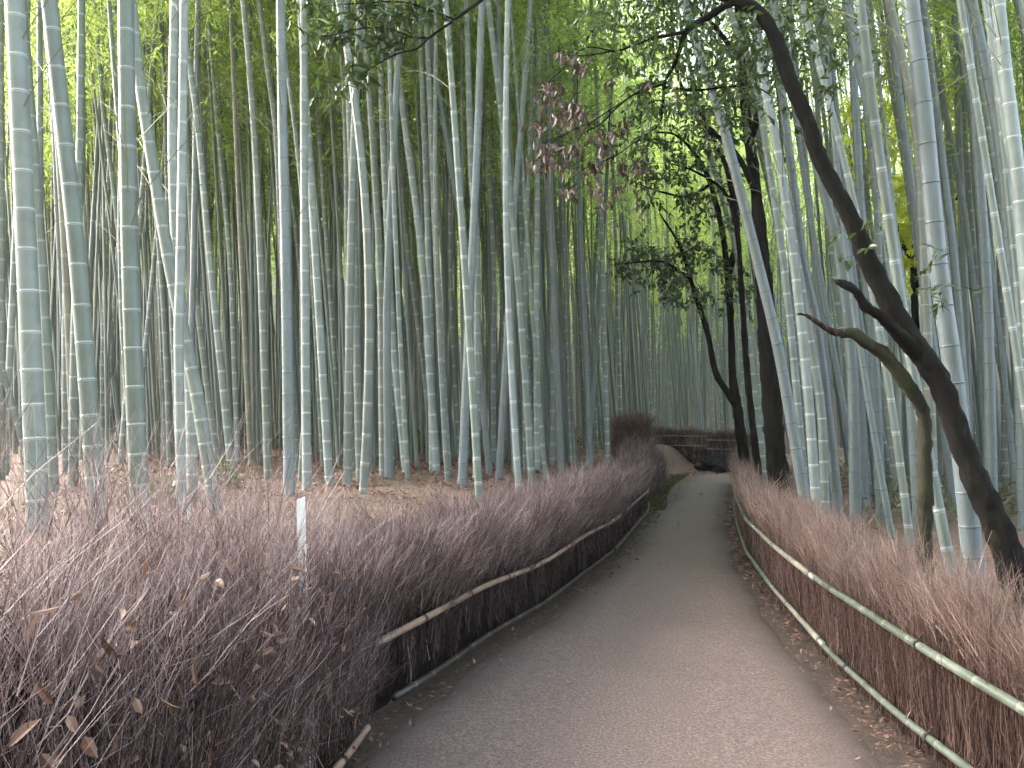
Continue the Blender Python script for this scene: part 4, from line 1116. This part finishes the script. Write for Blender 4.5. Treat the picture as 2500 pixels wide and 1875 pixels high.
# --- mossy broken tree at the foot of the leaning one
def broken_tree():
    pts = [(2256, 1300, 6.1), (2258, 1200, 6.1), (2257, 1083, 6.1), (2252, 1005, 6.1), (2221, 948, 6.05), (2163, 870, 6.0), (2113, 836, 5.95), (2084, 814, 5.9), (2052, 812, 5.88)]
    P = [at(*p) for p in pts]
    b = P[0].copy(); b[2] = float(gz(b[0], b[1])) - .06
    P = [b] + P if P[0][2] > b[2] + .05 else P
    off = P[0].copy()
    root = thing('broken_tree', 'mossy crooked stem bent over and snapped off beneath the leaning dark tree', 'tree', tuple(off))
    r = list(np.interp(np.linspace(0, 1, len(P)), [0, .3, .6, .8, .95, 1], [.058, .05, .047, .040, .034, .036]))
    V, F = limb(np.array(P) - off, r, 12, 90, .045, 31)
    tr = obj('trunk', make_mesh('trunk', V, F, [M_barkm]), root)
    tp = [(2056, 813, 5.88), (2030, 808, 5.86), (1997, 788, 5.83), (1966, 768, 5.8)]
    V, F = limb(np.array([at(*p) for p in tp]) - off, [.026, .022, .018, .011], 9, 26, .06, 33)
    br = obj('snapped_branch', make_mesh('snapped_branch', V, F, [M_broken]), root)
    sp = []
    e = at(1966, 768, 5.8)
    for k in range(4):
        a = e + rng.normal(size=3) * .006; sp.append(limb(np.array([a, a + np.array([-.04, 0, .02 * rng.random()]) + rng.normal(size=3) * .008]) - off, [.006, .0015], 5, 5, .05, k))
    V, F = join_limbs(sp); obj('splinter', make_mesh('splinter', V, F, [M_bark]), br)
broken_tree()

# --- trees at the bend
def bend_tree(name, label, px, wpx, branches, blobs, L, W, seed, mat=M_bark):
    P = [at(*p) for p in px]
    b = P[0].copy(); b[2] = float(gz(b[0], b[1])) - .08
    if P[0][2] > b[2] + .05: P = [b] + P; wpx = [wpx[0] * 1.12] + wpx
    off = P[0].copy()
    root = thing(name, label, 'tree', tuple(off))
    rad = [w / 2 / FPX * p[1] for w, p in zip(wpx, P)]
    V, F = limb(np.array(P) - off, rad, 16, 120, .035, seed)
    obj('trunk', make_mesh('trunk', V, F, [mat]), root)
    for k, (pts, r) in enumerate(branches):
        Q = [at(*p) for p in pts]
        V, F = limb(np.array(Q) - off, r, 7, None, .05, seed + k + 1)
        obj('branch', make_mesh('branch', V, F, [mat]), root)
    if blobs:
        cloud_obj('crown', blobs, M_broad, root, off, L, W)

Yk = 10.6
bend_tree('evergreen_tree', 'straight stout black trunk beside the dazzling white bamboo', [(1905, 1235, Yk), (1893, 1100, Yk), (1884, 967, Yk), (1872, 810, Yk), (1862, 640, Yk), (1846, 470, Yk + .1), (1830, 350, Yk + .2), (1812, 180, Yk + .3), (1800, 0, Yk + .4), (1790, -200, Yk + .5), (1795, -420, Yk + .5)], [50, 47, 48, 46, 36, 26, 24, 22, 19, 15, 8],
          [([(1846, 470, Yk), (1800, 380, Yk), (1740, 320, Yk - .2), (1690, 240, Yk - .4)], [.05, .035, .025, .012]), ([(1830, 350, Yk), (1860, 250, Yk), (1900, 160, Yk + .2)], [.045, .03, .015]), ([(1812, 150, Yk), (1740, 60, Yk), (1660, -20, Yk)], [.04, .03, .015])],
          [blob(x, y, Yk + rng.normal() * .5, r, n) for x, y, r, n in ((1700, 230, 130, 260), (1760, 330, 110, 200), (1690, 380, 110, 160), (1830, 260, 110, 200), (1900, 150, 120, 160), (1650, -20, 150, 260), (1800, 60, 150, 260), (1780, -120, 150, 90), (1580, 30, 110, 160))], .09, .036, 61)
Yf = 14.5
bend_tree('forked_tree', 'slim dark tree forking low at the fence bend with leaf sprays over the path', [(1835, 1215, Yf), (1818, 1120, Yf), (1800, 1000, Yf), (1790, 930, Yf), (1785, 820, Yf), (1778, 680, Yf), (1762, 560, Yf), (1735, 450, Yf), (1700, 380, Yf - .2), (1650, 330, Yf - .4), (1600, 322, Yf - .6)], [30, 26, 24, 18, 17, 16, 14, 12, 9, 6, 4],
          [([(1796, 985, Yf), (1770, 950, Yf), (1746, 905, Yf - .1), (1727, 813, Yf - .2), (1706, 745, Yf - .3), (1685, 680, Yf - .4), (1660, 600, Yf - .5), (1610, 520, Yf - .6)], [.075, .06, .052, .05, .042, .036, .026, .012]),
           ([(1778, 680, Yf), (1800, 560, Yf), (1790, 430, Yf), (1760, 330, Yf)], [.055, .045, .035, .018]),
           ([(1685, 680, Yf - .4), (1620, 640, Yf - .7), (1560, 640, Yf - .9), (1505, 645, Yf - 1)], [.03, .02, .014, .006]),
           ([(1735, 450, Yf), (1680, 480, Yf - .3), (1620, 470, Yf - .5), (1560, 450, Yf - .7)], [.035, .025, .018, .008])],
          [blob(x, y, Yf - .6 + rng.normal() * .4, r, int(1.6 * n)) for x, y, r, n in ((1560, 620, 55, 120), (1520, 650, 45, 70), (1600, 640, 55, 130), (1650, 690, 60, 150), (1690, 610, 60, 140), (1625, 720, 45, 80), (1740, 640, 60, 110), (1790, 700, 45, 70), (1720, 740, 40, 40), (1700, 520, 80, 140), (1640, 440, 100, 180), (1560, 420, 90, 130), (1760, 420, 90, 160), (1600, 350, 100, 160), (1700, 340, 110, 180), (1500, 330, 90, 90), (1800, 540, 50, 50), (1830, 720, 35, 40))], .10, .042, 81)
Yt = 13.0
bend_tree('slim_trunk_tree', 'very slim black trunk squeezed between the forked tree and the stout black trunk', [(1862, 1225, Yt), (1848, 1130, Yt), (1830, 967, Yt), (1818, 830, Yt), (1812, 735, Yt), (1800, 560, Yt), (1770, 400, Yt), (1720, 300, Yt), (1660, 200, Yt), (1640, 60, Yt), (1650, -120, Yt)], [20, 17, 15, 14, 13, 12, 11, 9, 8, 6, 4],
          [([(1800, 560, Yt), (1770, 470, Yt), (1700, 420, Yt - .2), (1640, 400, Yt - .3)], [.035, .026, .018, .008])],
          [blob(x, y, Yt + rng.normal() * .4, r, n) for x, y, r, n in ((1640, 60, 130, 200), (1600, 180, 110, 160), (1720, 180, 120, 180), (1660, 400, 80, 100), (1560, 250, 90, 110), (1640, -110, 120, 70))], .10, .04, 91)
# added tree: backlight on the foliage beyond is put into its yellow leaf colour
Ym = 17.5
bend_tree('sun_glow_tree', 'added tree with sunlight put into its yellow leaf colour, between shaded blue culms', [(2240, 1100, Ym), (2235, 800, Ym), (2230, 600, Ym), (2240, 400, Ym), (2250, 250, Ym)], [22, 18, 14, 9, 5],
          [([(2235, 700, Ym), (2300, 560, Ym), (2350, 460, Ym)], [.07, .05, .02]), ([(2230, 640, Ym), (2170, 520, Ym), (2130, 440, Ym)], [.07, .05, .02])], None, .1, .05, 97)
yt = [o for o in COL.objects if o.name.startswith('sun_glow_tree')][0]
off = np.array(yt.location)
cloud_obj('crown', [blob(x, y, Ym + rng.normal() * .8, r, n) for x, y, r, n in ((2200, 330, 100, 420), (2280, 420, 110, 520), (2240, 540, 100, 420), (2320, 560, 90, 380), (2130, 400, 90, 320), (2350, 340, 100, 320), (2180, 600, 90, 300), (2270, 660, 90, 260), (2090, 290, 90, 220), (2160, 480, 80, 260), (2400, 460, 80, 220), (2330, 240, 110, 260), (2230, 220, 110, 300))], M_sun_glow, yt, off, .15, .09)
# ------------------------------------------------------------------ small things and ground cover
def stake(sx, sy, Y, wpx, hpx, label, lean=0.02):
    p = at(sx, sy, Y); wd = wpx / FPX * Y; z0 = float(gz(p[0], p[1])) - .05
    h = p[2] - z0; a, b = wd / 2, wd / 2 * .55
    ring = [(-a, -b), (a, -b), (a, b), (-a, b)]
    c = .004
    V = []
    for z, s in ((0, 1), (h - .03, 1), (h - c, .97), (h, .86)):
        V += [(x * s + lean * z, y * s, z + (0.006 * x / a if z > h - .02 else 0)) for x, y in ring]
    V = np.array(V); F = []
    for k in range(3):
        for i in range(4):
            j = (i + 1) % 4; F.append((k * 4 + i, k * 4 + j, k * 4 + 4 + j, k * 4 + 4 + i))
    F.append((12, 13, 14, 15)); F.append((3, 2, 1, 0))
    o = obj('marker_stake', make_mesh('marker_stake', V, np.array(F), [M_stake], smooth=False))
    o.location = (p[0], p[1], z0)
    tag(o, label, 'stake')
stake(757, 1216, 3.66, 19, 90, 'white painted square stake poking out of the brushwood fence', -.03)
stake(461, 1232, 5.6, 8, 60, 'short thin pale stake beside the foot of the pale waxy culms', .0)

def ground_leaves():
    P = []
    def add(n, f):
        q = f(n); P.append(q)
    def edge_r(n):
        y = 2.6 + 14 * rng.random(n) ** 1.6; x = XR(y) - .02 - np.abs(rng.normal(0, .10, n)); return np.stack([x, y], -1)
    def edge_l(n):
        y = 3.6 + 16 * rng.random(n) ** 1.3; x = XL(y) + .05 + np.abs(rng.normal(0, .12, n)); return np.stack([x, y], -1)
    def grove_l(n):
        y = 6 + 22 * rng.random(n); x = XL(y) - .6 - (.55 * y) * rng.random(n); return np.stack([x, y], -1)
    def grove_r(n):
        y = 4 + 14 * rng.random(n); x = XR(y) + .5 + 5 * rng.random(n); return np.stack([x, y], -1)
    def bank(n):
        y = 23.3 + 2.8 * rng.random(n); x = XL(y) - .3 + 4.0 * rng.random(n); return np.stack([x, y], -1)
    def on_path(n):
        y = 2.6 + 18 * rng.random(n); u = rng.random(n); x = XL(y) * (1 - u) + XR(y) * u; return np.stack([x, y], -1)
    add(1500, edge_r); add(800, edge_l); add(34000, grove_l); add(3000, grove_r); add(2600, bank); add(45, on_path)
    p = np.vstack(P); n = len(p)
    far = np.clip(p[:, 1] / 9, .7, 1.6)
    z = gz(p[:, 0], p[:, 1]) + .018 + .012 * rng.random(n)
    onp = (p[:, 0] > XL(p[:, 1])) & (p[:, 0] < XR(p[:, 1])) & (p[:, 1] < 23)
    z = np.where(onp, z + .012, z)
    d = rng.normal(size=(n, 3)) * np.array([1, 1, .25]); d = unit(d)
    side = unit(np.cross(d, np.array([0, 0, 1.]) + rng.normal(size=(n, 3)) * .35))
    L = .047 * (.6 + .8 * rng.random(n)) * far; W = L * (.25 + .25 * rng.random(n))
    V, F = leaves4(np.column_stack([p, z]), d, side, L, W)
    o = obj('fallen_leaves', make_mesh('fallen_leaves', V, F, [M_litter], smooth=False, attrs=dict(rnd=np.repeat(rng.random(n), 4))))
    tag(o, 'pinkish dry leaves littering the grove floor and path edges', 'leaves', kind='stuff')
ground_leaves()

def undergrowth():
    spots = []
    for sx, sy, Y, r, h, n in ((290, 1110, 20, .9, .35, 900), (390, 1115, 19, .9, .4, 900), (560, 960, 22, .9, 1.3, 700), (960, 1110, 20, .9, .6, 900), (1030, 1110, 20, .9, .5, 900), (900, 1090, 22, .9, .6, 700), (1120, 1080, 24, 1.0, .5, 700), (740, 1090, 23, 1.2, .5, 800), (1250, 1075, 25, 1.2, .5, 700), (1400, 1070, 25, 1.2, .6, 700), (390, 1220, 8.5, .22, .25, 160), (540, 1190, 10, .25, .35, 160), (200, 1085, 22, 1.2, .5, 700)):
        spots.append((at(sx, sy, Y), r, h, n))
    for k in range(40):
        y = 22 + 12 * rng.random(); x = -.6 * y + (XL(min(y, 24)) - 1.5 + .6 * y) * rng.random()
        spots.append((np.array((x, y, 0)), 1.2, .55, 320))
    for k in range(26):
        y = 9 + 14 * rng.random(); x = XR(y) + 1.5 + .35 * y * rng.random()
        spots.append((np.array((x, y, 0)), .8, .4, 200))
    for k in range(22):
        y = 26.8 + 5 * rng.random(); x = .06 * y + .22 * y * rng.random()
        spots.append((np.array((x, y, 0)), .8, .5, 200))
    B = []
    for c, r, h, n in spots:
        q = rng.normal(size=(n, 3)) * np.array([r * .55, r * .55, 1])
        x = c[0] + q[:, 0]; y = c[1] + q[:, 1]
        B.append(np.stack([x, y, gz(x, y) + h * rng.random(n) * np.exp(-(q[:, 0] ** 2 + q[:, 1] ** 2) / r ** 2)], -1))
    p = np.vstack(B); p = p[(p[:, 0] < XL(p[:, 1]) - .5) | (p[:, 0] > XR(p[:, 1]) + .4) | (p[:, 1] > 26.3)]
    n = len(p)
    d = unit(rng.normal(size=(n, 3)) + np.array([0, 0, .5])); side = unit(np.cross(d, rand_dirs(n)))
    V, F = leaves4(p, d, side, .12 * (.6 + .8 * rng.random(n)), .03 * (.6 + .8 * rng.random(n)))
    o = obj('undergrowth', make_mesh('undergrowth', V, F, [M_under], smooth=False, attrs=dict(rnd=np.repeat(rng.random(n), 4))))
    tag(o, 'low olive undergrowth spreading between the culm bases', 'undergrowth', kind='stuff')
undergrowth()

def moss():
    n = 9000
    y = 14.6 + 8.6 * rng.random(n); u = np.abs(rng.normal(0, .30, n))
    x = XL(y) + .30 - u * (.7 + .3 * ss(y, 15, 20))
    y2 = 23.4 + 2.2 * rng.random(1500); x2 = 5.6 + .35 * (y2 - 23) + rng.normal(0, .35, 1500)
    x = np.concatenate([x, x2]); y = np.concatenate([y, y2]); n = len(x)
    p = np.stack([x, y, gz(x, y)], -1)
    d = unit(rng.normal(size=(n, 3)) * .6 + np.array([0, 0, 1.])); side = unit(np.cross(d, rand_dirs(n)))
    V, F = leaves4(p, d, side, .07 * (.6 + .8 * rng.random(n)), .022 * (.6 + .8 * rng.random(n)))
    o = obj('moss', make_mesh('moss', V, F, [M_moss], smooth=False, attrs=dict(rnd=np.repeat(rng.random(n), 4))))
    tag(o, 'yellow-green moss and short grass on the bank at the path bend', 'moss', kind='stuff')
moss()

def stones():
    spec = ((1735, 1122, 24.2, .34, 'dark wet boulder under the shorter end fence, broad and flat'), (1772, 1130, 23.9, .30, 'dark wet boulder next to the tip of the green-railed fence'), (1752, 1100, 24.5, .30, 'small dark boulder wedged beneath the rails of the shorter end fence'))
    for k, (sx, sy, Y, r, label) in enumerate(spec):
        p = at(sx, sy, Y); z = float(gz(p[0], p[1]))
        m, nn = 14, 22
        th = np.linspace(0.02, np.pi - .02, m)[:, None]; ph = np.linspace(0, 2 * np.pi, nn, endpoint=False)[None, :]
        D = np.stack([np.sin(th) * np.cos(ph), np.sin(th) * np.sin(ph), np.cos(th) + 0 * ph], -1)
        w = 1 + .16 * np.sin(D[..., 0] * 4 + k) * np.sin(D[..., 1] * 5 + 2 * k) + .10 * np.sin(D[..., 2] * 7 + D[..., 0] * 6 + k) + .04 * rng.normal(size=D.shape[:2])
        V = D * w[..., None] * np.array([1.2, .8, .62]) * r
        idx = np.arange(m * nn).reshape(m, nn); j = np.roll(np.arange(nn), -1)
        F = np.stack([idx[:-1], idx[1:], idx[1:][:, j], idx[:-1][:, j]], -1).reshape(-1, 4)
        o = obj('boulder', make_mesh('boulder', V.reshape(-1, 3), [F, idx[0][None], idx[-1][None, ::-1]], [M_stone]))
        o.location = (p[0], p[1], z + r * .25)
        tag(o, label, 'boulder', 'wet boulders at the path end')
stones()
